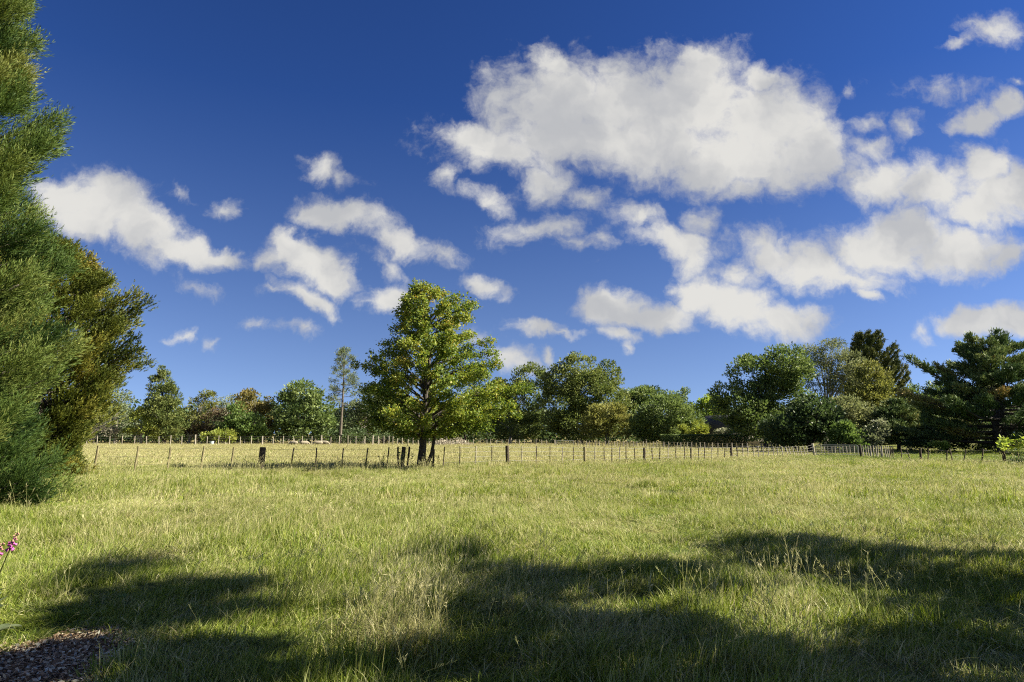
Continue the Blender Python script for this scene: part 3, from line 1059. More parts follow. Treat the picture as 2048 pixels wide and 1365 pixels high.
def build_trees():
    oak()
    # --- tall conifers at the left edge
    b = np.array([-14.0, 16.2, 0.0])

    def rc(z, az):
        lump = 1 + .16 * math.sin(z * 2.1 + 1.5 * math.cos(az)) + .08 * math.sin(z * 5.3 + 2 * az)
        base_r = np.interp(z, [0, 1, 3, 5, 7, 9, 10.5, 11.5, 13, 15.5], [2.7, 2.65, 2.3, 2.3, 2.05, 1.9, 1.42, 1.30, 1.0, .1])
        return base_r * lump
    spray_conifer('feathery_conifer', 'tall feathery bright green conifer filling the left edge of the paddock', 16, b, 15.5, rc, PAL['cedar'], 250, 165, 18, 31,
                  sl=.46, nl=.12, nw=.016, zmin=.08, rise=.4, plume=.52)
    b = np.array([at(60, HORIZON, 26)[0], 26.0, 0.0])

    def rc2(z, az):
        base_r = np.interp(z, [0, 1, 2.5, 4.0, 5.4, 6.5, 7.5, 8.5, 9.4], [1.7, 1.9, 2.4, 3.2, 3.7, 3.2, 2.3, 1.3, .2])
        return base_r * (1 + .14 * math.sin(z * 3.0 + 2 * az) + .08 * math.sin(z * 6 + az))
    spray_conifer('bushy_conifer', 'olive green bushy conifer standing just behind the tall feathery conifer', 26, b, 9.0, rc2, PAL['cedar_old'], 280, 130, 14, 32,
                  sl=.26, nl=.10, nw=.030, zmin=.1, rise=.4, plume=.62)

    BL = broadleaf
    g = 'trees along the far side of the paddock'
    gs = 'shrubs along the far side of the paddock'
    BL('tree', 'grey green round headed tree half behind the bushy left conifer', 'tree', 112, 232, [(232, 800, 28, 33), (215, 845, 32, 30), (242, 842, 26, 36)], PAL['grey_green'], BARK_PALE, 60, 75, .34, 41, g, 1.1)
    BL('shrub', 'grey brown thicket at the foot of the bushy left conifer', 'shrub', 104, 190, [(188, 856, 40, 26), (150, 862, 30, 22)], PAL['grey_brown'], BARK, 46, 80, .26, 42, gs, .9, trunks=3, trunk_r=.09)
    BL('sapling', 'pale yellow green sapling with thin light stems beside the dark cone shaped conifer', 'sapling', 106, 283, [(284, 842, 22, 30), (270, 855, 16, 26), (304, 858, 16, 22)], PAL['yellow_green'], BARK_PALE, 42, 70, .28, 43, None, .8, trunks=3, trunk_r=.08)
    BL('conifer', 'dark cone shaped conifer tallest in the far left tree line', 'tree', 108, 330, [(326, 744, 9, 16), (324, 768, 22, 24), (330, 795, 34, 26), (333, 825, 42, 30), (334, 856, 42, 28)], PAL['conifer'], BARK_DARK, 300, 60, .34, 144, None, .66, aspect=.35, up=.8, shell=.45)
    BL('tree', 'thin olive tree with a leaning pale trunk right of the cone shaped conifer', 'tree', 112, 378, [(402, 818, 26, 28), (388, 846, 30, 24), (415, 800, 18, 16), (372, 838, 16, 24)], PAL['olive'], BARK_PALE, 56, 62, .30, 45, None, 1.0, lean=.6, limb_vis=1.6)
    BL('tree', 'wispy pale blue green treetop showing behind the olive trees', 'tree', 120, 452, [(446, 808, 14, 16), (462, 812, 18, 20), (452, 840, 24, 26)], PAL['grey_green'], BARK_PALE, 34, 50, .28, 46, None, 1.0, tint_mid=.7)
    BL('shrub', 'dark reddish brown bush between the olive tree and the bright green tree', 'shrub', 112, 430, [(432, 846, 36, 28), (405, 866, 30, 16)], PAL['dark_brown'], BARK_DARK, 50, 80, .30, 47, None, 1.0, trunks=2, trunk_r=.1)
    BL('tree', 'bright green leafy tree in front of the round olive brown tree', 'tree', 104, 490, [(476, 832, 20, 22), (494, 856, 34, 26), (468, 862, 30, 20), (512, 868, 22, 14)], PAL['bright'], BARK, 70, 85, .34, 48, None, 1.0)
    BL('tree', 'round topped olive brown tree rising behind the bright green tree', 'tree', 110, 515, [(508, 812, 38, 32), (522, 842, 32, 34), (490, 835, 30, 30), (528, 865, 26, 20)], PAL['olive_brown'], BARK_PALE, 90, 95, .32, 49, None, 1.0, shell=.8)
    BL('shrub', 'low yellow green bush at the fence below the dark brown bush', 'shrub', 101, 440, [(445, 872, 24, 13), (415, 876, 18, 10)], PAL['yellow_green'], BARK, 30, 70, .26, 50, None, .7, trunks=2, trunk_r=.06)
    BL('tree', 'big leaved mid green tree between the olive brown tree and the sparse pine', 'tree', 108, 602, [(602, 796, 38, 30), (580, 822, 30, 36), (632, 822, 32, 36), (600, 845, 45, 38), (568, 862, 22, 24), (645, 850, 22, 32)], PAL['broad'], BARK, 130, 85, .42, 51, None, 1.25, tint_mid=.55)
    BL('tree', 'grey green tree close behind the sparse pine left of the oak', 'tree', 114, 725, [(735, 800, 32, 34), (702, 838, 30, 40), (752, 838, 34, 44), (680, 862, 34, 24)], PAL['grey_green'], BARK_PALE, 100, 75, .36, 52, None, 1.2, tint_mid=.4)
    BL('tree', 'dark tree filling the gap behind the left side of the oak', 'tree', 118, 800, [(790, 810, 34, 40), (820, 840, 50, 44), (760, 852, 40, 32)], PAL['dark'], BARK_DARK, 100, 75, .38, 53, None, 1.3)
    BL('shrub', 'dark shady undergrowth along the fence behind the left side of the oak', 'shrub', 106, 770, [(700, 872, 40, 14), (760, 870, 45, 18), (825, 872, 45, 16)], PAL['dark'], BARK_DARK, 70, 70, .30, 54, None, .8, trunks=3, trunk_r=.07)
    BL('tree', 'dark tree hidden behind the right side of the oak crown', 'tree', 118, 930, [(930, 800, 50, 52), (900, 845, 45, 34), (965, 835, 40, 44)], PAL['dark'], BARK_DARK, 110, 75, .38, 55, None, 1.3)
    BL('tree', 'grey branched dark green tree between the oak and the biggest broadleaf tree', 'tree', 111, 1020, [(1012, 772, 30, 26), (1060, 758, 38, 26), (1000, 815, 34, 44), (1050, 808, 46, 48), (1030, 855, 60, 30)], PAL['broad_warm'], BARK_PALE, 230, 85, .34, 56, None, 1.15, tint_mid=.38, limb_vis=1.6, shell=.5)
    BL('tree', 'biggest dense round broadleaf tree in the middle of the tree line', 'tree', 106, 1165, [(1165, 742, 48, 32), (1208, 758, 36, 34), (1122, 766, 36, 34), (1180, 786, 62, 44), (1128, 822, 54, 48), (1215, 815, 44, 42), (1165, 850, 70, 34)], PAL['broad_warm'], BARK, 360, 95, .34, 57, None, 1.15, tint_mid=.5, shell=.6)
    BL('tree', 'lower spreading green tree just right of the biggest broadleaf tree', 'tree', 111, 1290, [(1262, 800, 22, 22), (1292, 798, 42, 26), (1330, 814, 34, 26), (1275, 830, 44, 36)], PAL['broad'], BARK, 180, 85, .34, 58, None, 1.1, tint_mid=.42, shell=.5)
    BL('sapling', 'thin treetop poking above the green trees left of the lime green tree', 'sapling', 116, 1366, [(1366, 790, 9, 12), (1358, 812, 18, 16)], PAL['broad'], BARK, 18, 50, .32, 59, None, .8, trunk_r=.1)
    BL('shrub', 'yellow green rounded shrub in front of the biggest broadleaf tree', 'shrub', 99, 1215, [(1215, 826, 36, 20), (1190, 850, 32, 24), (1238, 850, 26, 28)], PAL['olive'], BARK, 80, 85, .32, 60, None, .95, tint_mid=.65, trunks=2, trunk_r=.1)
    BL('shrub', 'wide glossy leaved rhododendron like bush behind the clipped hedge', 'shrub', 96, 1330, [(1332, 826, 52, 30), (1372, 846, 36, 26), (1292, 846, 34, 30), (1335, 862, 60, 20)], PAL['broad'], BARK, 220, 95, .30, 61, None, .9, tint_mid=.5, trunks=3, trunk_r=.1, shell=.7)
    BL('tree', 'lime green bright leaved tree left of the dark house roof', 'tree', 108, 1412, [(1412, 818, 26, 18), (1428, 808, 18, 16), (1390, 840, 20, 20), (1425, 845, 26, 20)], PAL['lime'], BARK, 66, 80, .36, 62, None, .95)
    BL('shrub', 'yellowish rounded bush resting against the clipped hedge by the house', 'shrub', 91, 1388, [(1388, 858, 26, 12), (1400, 864, 20, 10)], PAL['yellow_green'], BARK, 34, 80, .24, 63, None, .6, trunks=2, trunk_r=.05)
    BL('shrub', 'small pale flat topped bush in front of the dark house roof', 'shrub', 89, 1447, [(1447, 866, 18, 6)], PAL['pale'], BARK, 20, 70, .20, 64, None, .45, trunks=2, trunk_r=.04, tint_mid=.45)
    # --- the group right of the house
    BL('tree', 'big dark glossy tree overhanging the house roof', 'tree', 82, 1530, [(1568, 735, 48, 44), (1505, 752, 52, 44), (1452, 792, 30, 26), (1478, 822, 54, 40), (1560, 800, 60, 58), (1520, 850, 72, 36), (1590, 760, 32, 50)], PAL['broad'], BARK_DARK, 380, 80, .30, 65, None, .95, tint_mid=.40, shell=.5, limb_n=44)
    BL('tree', 'airy light olive tree with thin pale limbs beside the swept conifer', 'tree', 85, 1650, [(1622, 712, 28, 26), (1664, 706, 36, 26), (1698, 738, 30, 34), (1640, 752, 34, 34), (1690, 770, 34, 26)], PAL['airy'], BARK_PALE, 190, 66, .27, 66, None, .9, tint_mid=.36, aspect=.32, droop=.5, limb_n=40, limb_vis=1.5, shell=.55, trunk_r=.2)
    BL('tree', 'yellow green bushy tree in front of the swept conifer', 'tree', 79, 1735, [(1748, 762, 32, 38), (1722, 795, 36, 38), (1760, 805, 28, 34)], PAL['olive'], BARK, 110, 80, .26, 67, None, .85, tint_mid=.42)
    BL('shrub', 'pale silvery leaved tall shrub right behind the metal gate', 'shrub', 71, 1695, [(1690, 815, 32, 20), (1708, 842, 34, 24), (1732, 832, 22, 24)], PAL['airy'], BARK, 80, 85, .22, 68, None, .7, tint_mid=.5, trunks=2, trunk_r=.09)
    BL('shrub', 'whitish variegated shrub behind the pen fence', 'shrub', 60, 1748, [(1752, 868, 20, 20), (1738, 880, 18, 14), (1764, 855, 14, 16)], PAL['pale'], BARK, 44, 60, .20, 69, None, .5, tint_mid=.3, shell=.4, trunks=2, trunk_r=.06)
    BL('shrub', 'fresh green broad leaved bush hanging over the metal gate', 'shrub', 60, 1692, [(1682, 864, 22, 18), (1702, 872, 22, 18), (1690, 893, 34, 14)], PAL['bright'], BARK, 50, 75, .24, 70, None, .6, tint_mid=.3, trunks=2, trunk_r=.06)
    BL('tree', 'very dark dense tree left of the metal gate', 'tree', 64, 1620, [(1625, 835, 46, 40), (1580, 862, 50, 28), (1655, 862, 28, 28)], PAL['dark'], BARK_DARK, 130, 80, .30, 71, None, .9, tint_mid=.35)
    BL('tree', 'dark green tree on the skyline between the swept conifer and the long limbed cypress', 'tree', 88, 1850, [(1828, 795, 26, 24), (1868, 784, 28, 16), (1890, 800, 26, 22), (1850, 825, 60, 36)], PAL['broad'], BARK, 110, 75, .30, 72, None, 1.0, tint_mid=.4)
    BL('shrub', 'dark garden shrubs under the long limbed cypress', 'shrub', 66, 1880, [(1840, 884, 34, 16), (1890, 888, 40, 14), (1950, 890, 40, 12), (2010, 890, 40, 14)], PAL['dark'], BARK_DARK, 90, 70, .20, 73, None, .5, trunks=4, trunk_r=.04)
    BL('shrub', 'small bright leaved plant lit up in front of the dark garden shrubs', 'shrub', 62, 1878, [(1873, 887, 8, 5), (1884, 892, 8, 5)], PAL['lime'], BARK, 12, 40, .20, 74, None, .3, trunks=2, trunk_r=.02)

    def rsw(f, az):
        base_r = np.interp(f, [0, .2, .45, .7, .85, .95, 1], [3.0, 4.0, 4.2, 3.2, 2.2, 1.2, .1])
        return base_r * (1.0 + .30 * math.cos(az))
    tier_conifer('swept_conifer', 'tall dark conifer with upswept finger like limbs standing highest in the right hand group', 88, 1740, 663, rsw, PAL['swept'], 150, 81, rise=.95, tuft_up=.25,
                 per_m=13, leaf=.34, lw=.09, spread=.10, flat=.07, trunk_r=.3)

    def rlay(f, az):
        return np.interp(f, [0, .15, .4, .7, .9, 1], [3.6, 4.2, 4.0, 2.6, 1.2, .2])
    tier_conifer('low_cypress', 'low dark cypress with level layered limbs beside the pen fence', 71, 1795, 800, rlay, PAL['cypress'], 70, 82, rise=.05, tuft_up=.5,
                 per_m=12, leaf=.30, lw=.085, spread=.7, flat=.2, trunk_r=.2, zmin=.7)

    def rcy(f, az):
        base_r = np.interp(f, [0, .12, .3, .5, .65, .8, .92, 1], [5.5, 8.2, 8.6, 6.8, 4.6, 3.2, 2.0, .5])
        return base_r * (1 + .22 * math.sin(3 * az + f * 9))
    D = 62
    tips = [(at(1812, 714, D), 4.6), (at(1890, 757, D), 4.0), (at(1935, 672, D), 6.5), (at(1992, 664, D), 7.0), (at(2012, 670, D - 1), 7.0), (at(1925, 702, D), 5.8), (at(1870, 730, D + .5), 4.3)]
    tier_conifer('spreading_cypress', 'huge dark cypress with long level limbs at the right edge', D, 1998, 672, rcy, PAL['cypress'], 104, 83, rise=.14, tuft_up=.55,
                 per_m=11, leaf=.32, lw=.085, spread=.9, flat=.18, trunk_r=.42, zmin=1.4, extra=tips, trunks=((0, 0), (1.2, -.4), (-.9, -1.2)))
    sparse_pine()
    background_wood()
    hedge()


def sparse_pine():
    r = np.random.default_rng(91)
    D = 103.0
    s = px2m(D)
    base = at(681, HORIZON, D)
    base[2] = 0
    root = empty('pine_tree', base)
    tag(root, 'thin tall pine with sparse tufted branches left of the oak', 'tree')
    tb, cb = MB(), MB()
    H = at(684, 704, D)[2]
    ts = np.linspace(0, 1, 8)
    tr = np.stack([base[0] + .35 * ts * np.sin(ts * 3), np.full(8, D), H * ts], 1)
    tb.tube(tr, .24 * (1 - .85 * ts), 7)
    P, V = [], []
    for k in range(46):
        f = .42 + .57 * (k + r.uniform()) / 46
        z = H * f
        az = r.uniform(0, 6.28)
        R = np.interp(f, [.4, .5, .65, .8, .92, 1], [2.8, 2.6, 2.5, 2.0, 1.7, .6]) * r.uniform(.55, 1.0)
        p0 = np.array([np.interp(f, ts, tr[:, 0]), D, z])
        up = np.interp(f, [.4, .7, 1.0], [.05, .35, .9])
        tip = p0 + np.array([R * math.cos(az), R * math.sin(az), R * up])
        tb.tube([p0, (p0 + tip) / 2 - [0, 0, .06 * R], tip], [.05, .035, .02], 4, cap=False)
        for q in range(5 if f > .55 else 3):
            c = p0 + (tip - p0) * r.uniform(.55, 1.05) + r.normal(0, .18, 3)
            m = 26
            P.append(c + r.normal(0, .16, (m, 3)))
            V.append(unit(tip - p0) * .5 + [0, 0, .4] + r.normal(0, .6, (m, 3)))
    cb.leaves(np.concatenate(P), np.concatenate(V), .34, .07, np.clip(r.normal(.5, .2, sum(len(p) for p in P)), 0, 1), r)
    cb.build('crown', PAL['grey_green'], root, base)
    tb.build('trunk', BARK, root, base, smooth=True)


def background_wood():
    """The mass of woodland further back that closes the gaps between the trees."""
    r = np.random.default_rng(95)
    b = MB()
    P, V, T, L = [], [], [], []
    for k in range(1500):
        px = r.uniform(40, 2250)
        D = r.uniform(122, 150)
        top = (822 if px < 1650 else 800) + 8 * math.sin(px * .02) + 6 * math.sin(px * .057 + 1)
        c = at(px, r.uniform(top, 885), D)
        c[2] = max(c[2], .4)
        m = 60
        P.append(c + r.normal(0, 1, (m, 3)) * [1.5, 1.2, .9])
        V.append(r.normal(0, .7, (m, 3)) + [0, -.3, .4])
        T.append(np.clip(r.normal(.4, .16) + r.normal(0, .12, m), 0, 1))
        L.append(r.uniform(.45, .9, m))
    P = np.concatenate(P)
    V = np.concatenate(V)
    k = P[:, 2] > .1
    L = np.concatenate(L)
    b.leaves(P[k], V[k], L[k], L[k] * .6, np.concatenate(T)[k], r)
    o = b.build('woodland', PAL['dark'])
    tag(o, 'far dark woodland behind the tree line, reading as one mass', 'woodland', kind='stuff')


def hedge():
    r = np.random.default_rng(97)
    D = 86.0
    x0, x1 = at(1322, HORIZON, D)[0], at(1492, HORIZON, D)[0]
    zt = at(1400, 871, D)[2]
    base = np.array([(x0 + x1) / 2, D, 0])
    b = MB()
    n = 16000
    P = np.stack([r.uniform(x0, x1, n), D + r.uniform(-.7, .7, n), r.uniform(0.02, zt, n)], 1)
    face = r.integers(0, 5, n)
    P[face == 0, 2] = zt + r.normal(0, .02, (face == 0).sum())
    P[face == 1, 2] = zt + r.normal(0, .02, (face == 1).sum())
    P[face == 2, 1] = D - .7 + r.normal(0, .03, (face == 2).sum())
    P[face == 3, 1] = D - .7 + r.normal(0, .03, (face == 3).sum())
    V = r.normal(0, .6, (n, 3)) + [0, 0, .2]
    b.leaves(P, V, .15, .09, np.clip(r.normal(.45, .2, n), 0, 1), r)
    root = empty('hedge', base)
    tag(root, 'long dark clipped hedge with a flat sunlit top below the house roof', 'hedge')
    b.build('foliage', PAL['broad'], root, base)
    t = MB()
    for k in range(24):
        x = x0 + (x1 - x0) * (k + .5) / 24
        t.tube([(x, D, -.05), (x + r.normal(0, .1), D, zt * .5), (x + r.normal(0, .2), D, zt * .9)], [.05, .035, .015], 5)
    t.build('stems', BARK_DARK, root, base)


build_trees()


# ------------------------------------------------------------------ house behind the hedge
def house():
    D = 97.0
    s = px2m(D)
    base = at(1490, HORIZON, D)
    base[2] = 0
    root = empty('house', base)
    tag(root, 'house with a steep dark grey roof half hidden behind the overhanging dark tree', 'house')
    xl, xr = at(1416, HORIZON, D)[0], at(1600, HORIZON, D)[0]
    ze, zr = at(1416, 868, D)[2], at(1436, 830, D)[2]
    rx0, rx1 = at(1436, HORIZON, D)[0], at(1580, HORIZON, D)[0]
    y0, y1 = D - 0.2, D + 7.5
    ym = (y0 + y1) / 2
    R = MB()
    V = [(xl, y0, ze), (xr, y0, ze), (xr, y1, ze), (xl, y1, ze), (rx0, y0 + 1.6, zr), (rx1, y0 + 1.6, zr), (rx1, y1 - 1.6, zr), (rx0, y1 - 1.6, zr)]
    R.add(V, [(0, 1, 5, 4), (1, 2, 6, 5), (2, 3, 7, 6), (3, 0, 4, 7), (4, 5, 6, 7), (3, 2, 1, 0)])
    slate = rough_mat('roof_slate', [(.035, .037, .042), (.055, .058, .065), (.075, .078, .085)], 3, (1, 1, 6), rough=.7)
    roof = R.build('roof', slate, root, base)
    w = MB()
    w.box(((xl + xr) / 2, (y0 + y1) / 2, ze / 2 - .05), (xr - xl - 1.0, y1 - y0 - 1.0, ze + .05))
    w.build('wall', rough_mat('wall_render', [(.30, .28, .24), (.38, .36, .31)], 2), root, base)
    g = MB()
    g.box(((xl + xr) / 2, y0 + .03, ze - .06), (xr - xl, .12, .14))
    g.build('gutter', WOOD_PALE, roof, base)


house()


# ------------------------------------------------------------------ fences
def fence(name, label, posts, wires, wire_r=.006, wire_px=None, strain_mat=WOOD_DARK, post_mat=WOOD_DARK, mats=None, sides=6):
    """posts: (foot, top, half width, kind). Every post is its own part; the wires are another."""
    foot0 = np.array(posts[0][0], float)
    root = empty(name, foot0)
    tag(root, label, 'fence')
    pr = np.random.default_rng(len(posts))
    for (f, t, w, kind) in posts:
        b = MB()
        f = np.asarray(f, float)
        t = np.asarray(t, float)
        d = t - f
        n = 3
        path = [f - d * .12, f + d * .33 + pr.normal(0, .006, 3), f + d * .66 + pr.normal(0, .006, 3), t]
        b.tube(path, [w * 1.04, w, w * .98, w * .94], 8 if w > .05 else 5)
        m = (mats or {}).get(kind, post_mat)
        b.build('strainer_post' if w > .055 else 'post', m, root, foot0)
    if wires:
        b = MB()
        for fr in wires:
            for (p, q) in zip(posts[:-1], posts[1:]):
                a = np.asarray(p[0]) + (np.asarray(p[1]) - np.asarray(p[0])) * fr
                c = np.asarray(q[0]) + (np.asarray(q[1]) - np.asarray(q[0])) * fr
                off = np.array([0, -.02, 0])
                b.tube([a + off, (a + c) / 2 + off - [0, 0, .012], c + off], wire_r, 3, cap=False)
        b.build('wires', WIRE, root, foot0)
    return root


def line_depth(px, line):
    """Depth where the picture column px crosses a fence line given by two ground points."""
    a = (px - 1024) / F_PX / math.cos(PITCH)     # near enough at the height of the horizon
    (xa, ya), (xb, yb) = line
    dx, dy = xb - xa, yb - ya
    # (xa + k dx) = a (ya + k dy)
    k = (a * ya - xa) / (dx - a * dy)
    return ya + k * dy


def posts_on(line, rows):
    """rows: (top px, top py, lean px of the foot, half width m, kind)"""
    out = []
    for (px, py, lean, w, kind) in rows:
        D = line_depth(px, line)
        t = at(px, py, D)
        fx = at(px + lean, py, D)[0]
        out.append(((fx, D, float(gz(fx, D))), t, w, kind))
    return out


def build_fences():
    a0, a1 = at(196, HORIZON, 30.0), at(866, HORIZON, 33.2)
    LA = ((a0[0], a0[1]), (a1[0], a1[1]))
    MT = {'s': WOOD_DARK, 'b': WOOD_DARK, 'm': WOOD_MOSS, 'p': WOOD_PALE}
    rows = [(197, 892, -5, .055, 'm'), (277, 893, -5, .05, 'm'), (341, 895, -4, .045, 'm'), (409, 893, -6, .05, 'm'), (468, 895, -5, .045, 'm'),
            (526, 895, -3, .145, 's'), (588, 896, -6, .034, 'b'), (633, 896, -1, .032, 'b'), (687, 897, -4, .034, 'b'), (736, 896, -5, .034, 'b'),
            (778, 895, -4, .034, 'b'), (796, 894, 1, .045, 'b'), (808, 894, -4, .10, 's'), (819, 894, -4, .05, 'b'), (868, 899, -2, .05, 'b')]
    P = posts_on(LA, rows)
    fence('wire_fence', 'near wire fence of dark and lichened posts running left from the oak', P, (.93, .62, .34, .12), .006, mats=MT)
    # from the oak back to the gate on the right
    b0, b1 = at(868, HORIZON, 33.6), at(1622, HORIZON, 54.0)
    LB = ((b0[0], b0[1]), (b1[0], b1[1]))
    xs = [889, 920, 952, 984, 1014, 1044, 1073, 1100, 1125, 1147, 1169, 1190, 1208, 1224, 1239, 1252, 1269, 1288, 1304, 1320, 1336, 1352, 1369, 1382, 1397, 1409, 1423, 1436, 1450, 1462,
          1474, 1485, 1496, 1507, 1517, 1527, 1537, 1547, 1555, 1563, 1571, 1577, 1585, 1593, 1600, 1606, 1612]
    strong = {1014: ('s', .10), 1169: ('m', .085), 1288: ('s', .085), 1382: ('m', .08), 1462: ('s', .09)}
    rows = []
    pr = np.random.default_rng(3)
    for i, x in enumerate(xs):
        kind, w = strong.get(x, ('p' if i % 3 == 2 or x > 1480 else 'b', .028 if x < 1200 else .033))
        ty = np.interp(x, [889, 1014, 1300, 1500, 1612], [893, 892, 895.5, 893.5, 892.5]) + pr.normal(0, .6)
        lean = pr.normal(-.5, .7) + (4 if x > 1555 else 0)
        rows.append((x, ty, lean, w, kind))
    rows.append((1625, 887.5, 3, .085, 'p'))
    P = posts_on(LB, rows)
    fence('wire_fence', 'long batten fence running from the oak back to the metal gate', P, (.94, .72, .48, .25), .007, mats=MT)
    # far fence along the tree line on the left
    D = 95.0
    rows = []
    xs = [130, 148, 174, 195, 220, 245, 270, 293, 318, 342, 364, 391, 415, 438, 459, 481, 503, 525, 547, 567, 587, 605, 624, 643, 662, 679, 696, 712, 730, 746, 757, 768, 778, 786, 795, 804, 816, 826, 836, 858, 880]
    for i, x in enumerate(xs):
        big = x in (391, 525, 643, 746)
        t = at(x, 872.5 + pr.normal(0, .7) - (1.0 if big else 0), D)
        rows.append(((t[0] + pr.normal(0, .04), D, 0.0), t, .11 if big else .06, 'p'))
    fence('wire_fence', 'far fence of pale posts along the foot of the left tree line', rows, (.97, .75, .5, .25), .012, mats=MT, post_mat=WOOD_PALE)
    D = 103.0
    rows = []
    for i, x in enumerate(np.arange(404, 760, 14.2)):
        t = at(x + pr.normal(0, 2), 878 + pr.normal(0, .8), D)
        rows.append(((t[0], D, 0.0), t, .05, 'p'))
    fence('wire_fence', 'second row of shorter posts behind the far left fence', rows, (.95, .5), .01, mats=MT, post_mat=WOOD_PALE)
    # netting fence by the brush pile
    D = 92.0
    rows = []
    for i, x in enumerate([889, 902, 912, 924, 936, 948, 960, 972, 982, 993, 1004, 1016, 1029, 1038, 1048, 1060, 1072, 1084, 1092, 1108]):
        big = x == 1108
        t = at(x + pr.normal(0, 1), 879.5 + pr.normal(0, .6), D)
        rows.append(((t[0], D, 0.0), t, .09 if big else .045, 'p'))
    fence('netting_fence', 'thin netting fence running past the brush pile under the middle trees', rows, (.95, .8, .65, .5, .35), .008, mats=MT, post_mat=WOOD_PALE)
    # far right paddock fence
    c0, c1 = at(1148, HORIZON, 84), at(1612, HORIZON, 63)
    LC = ((c0[0], c0[1]), (c1[0], c1[1]))
    px = [695, 720, 742, 766, 790, 815, 840, 866, 893, 921, 946, 972, 996, 1019, 1041, 1068, 1095, 1121, 1149, 1176, 1202, 1228, 1255, 1282, 1310, 1339, 1366, 1395, 1423, 1462, 1505, 1534, 1561, 1590, 1618, 1651, 1688, 1720, 1757, 1790, 1820, 1866, 1902, 1940, 1980, 2018]
    rows = []
    for i, x in enumerate([p * 500 / 2048 + 980 for p in px] + [1484, 1494, 1504, 1514, 1523, 1533, 1543, 1553, 1562, 1570, 1578, 1587, 1596]):
        ty = np.interp(x, [1148, 1250, 1470, 1600], [881.5, 883, 886.5, 888]) + pr.normal(0, .5)
        rows.append((x, ty, pr.normal(0, .4), .045 if i % 4 else .055, 'p' if i % 3 else 'm'))
    P = posts_on(LC, rows)
    fence('wire_fence', 'back fence of close pale posts in front of the clipped hedge', P, (.95, .7, .45, .2), .009, mats=MT, post_mat=WOOD_PALE)
    # pen beyond the gate
    rows = []
    d0, d1 = at(1719, HORIZON, 53.0), at(1786, HORIZON, 49.5)
    LD = ((d0[0], d0[1]), (d1[0], d1[1]))
    for i, x in enumerate([1719, 1725, 1730, 1735, 1740, 1746, 1751, 1755, 1759, 1763, 1768, 1772, 1776, 1780, 1784]):
        w, k = (.10, 'b') if i == 0 else ((.055, 'p') if i in (4, 9) else (.036, 'p' if i < 13 else 'b'))
        rows.append((x, 889.5 if i == 0 else 891.5 + pr.normal(0, .4), pr.normal(1, 1), w, k))
    P = posts_on(LD, rows)
    fence('pen_fence', 'short run of crowded leaning battens just right of the metal gate', P, (.95, .72, .48, .25), .008, mats=MT)
    rows = []
    for x in np.arange(1640, 1716, 7.5):
        t = at(x + pr.normal(0, 1), 892.5 + pr.normal(0, .5), 57.5)
        rows.append(((t[0], 57.5, 0.0), t, .04, 'p'))
    fence('pen_fence', 'row of battens standing in the shade behind the metal gate', rows, (.95, .7, .4), .008, mats=MT, post_mat=WOOD_DARK)
    # leaning posts on the right
    R = [(1801, 894, 3, 919, .032), (1812, 895, 8, 918, .032), (1840, 896, 2, 920, .07), (1857, 896, -1, 920, .035), (1894, 901, -1, 922, .035), (1899, 897, 6, 922, .04), (1932, 899, -5, 922, .035),
         (1966, 898, -3, 925, .04), (2035, 905, 5, 924, .035), (2072, 900, 4, 926, .05)]
    rows = []
    for (x, ty, ln, by, w) in R:
        D = CAM_H * F_PX / (by - HORIZON) * .985
        t = at(x, ty, D)
        fx = at(x + ln, by, D)[0]
        rows.append(((fx, D, float(gz(fx, D))), t, w, 'b'))
    fence('wire_fence', 'scattered leaning dark posts in front of the big right hand cypress', rows, (.92, .5), .006, mats=MT)


build_fences()


def gate(name, label, x0, x1, top, bot, D, bars, D1=None):
    D1 = D1 or D
    A, B = at(x0, HORIZON, D), at(x1, HORIZON, D1)
    zt, zb = at(x0, top, D)[2], at(x0, bot, D)[2]
    zb = max(zb, .06)
    base = np.array([A[0], A[1], 0])
    root = empty(name, base)
    tag(root, label, 'gate')
    lerp = lambda f, z: np.array([A[0] + (B[0] - A[0]) * f, A[1] + (B[1] - A[1]) * f, z])
    f = MB()
    c = .03
    loop = [lerp(0, zb), lerp(0, zt - .12), lerp(.008, zt - .03), lerp(.035, zt), lerp(.5, zt), lerp(.965, zt), lerp(.992, zt - .03), lerp(1, zt - .12), lerp(1, zb), lerp(.5, zb), lerp(0, zb)]
    for p, q in zip(loop[:-1], loop[1:]):
        f.tube([p, q], .030, 7)
    frame = f.build('frame', STEEL, root, base)
    m = MB()
    for k in range(1, 5):
        z = zb + (zt - zb) * k / 5
        m.tube([lerp(.01, z), lerp(.99, z)], .010, 4)
    m.build('rails', STEEL, root, base)
    for k in range(bars):
        b = MB()
        fr = (k + 1) / (bars + 1)
        b.tube([lerp(fr, zb), lerp(fr, zt)], .010, 5)
        b.build('upright', STEEL, root, base)
    h = MB()
    for z in (zb + .15, zt - .2):
        h.tube([lerp(0, z), lerp(-.03, z)], .018, 6)
    h.build('hinges', WIRE, frame, base)
    return root


gate('farm_gate', 'wide grey tubular metal gate with wire infill between two posts', 1630, 1714, 890.5, 909.5, 54.5, 13, 53.3)
gate('farm_gate', 'small thin metal gate in the far fence in front of the middle trees', 1112, 1147, 881.5, 893, 88, 3)


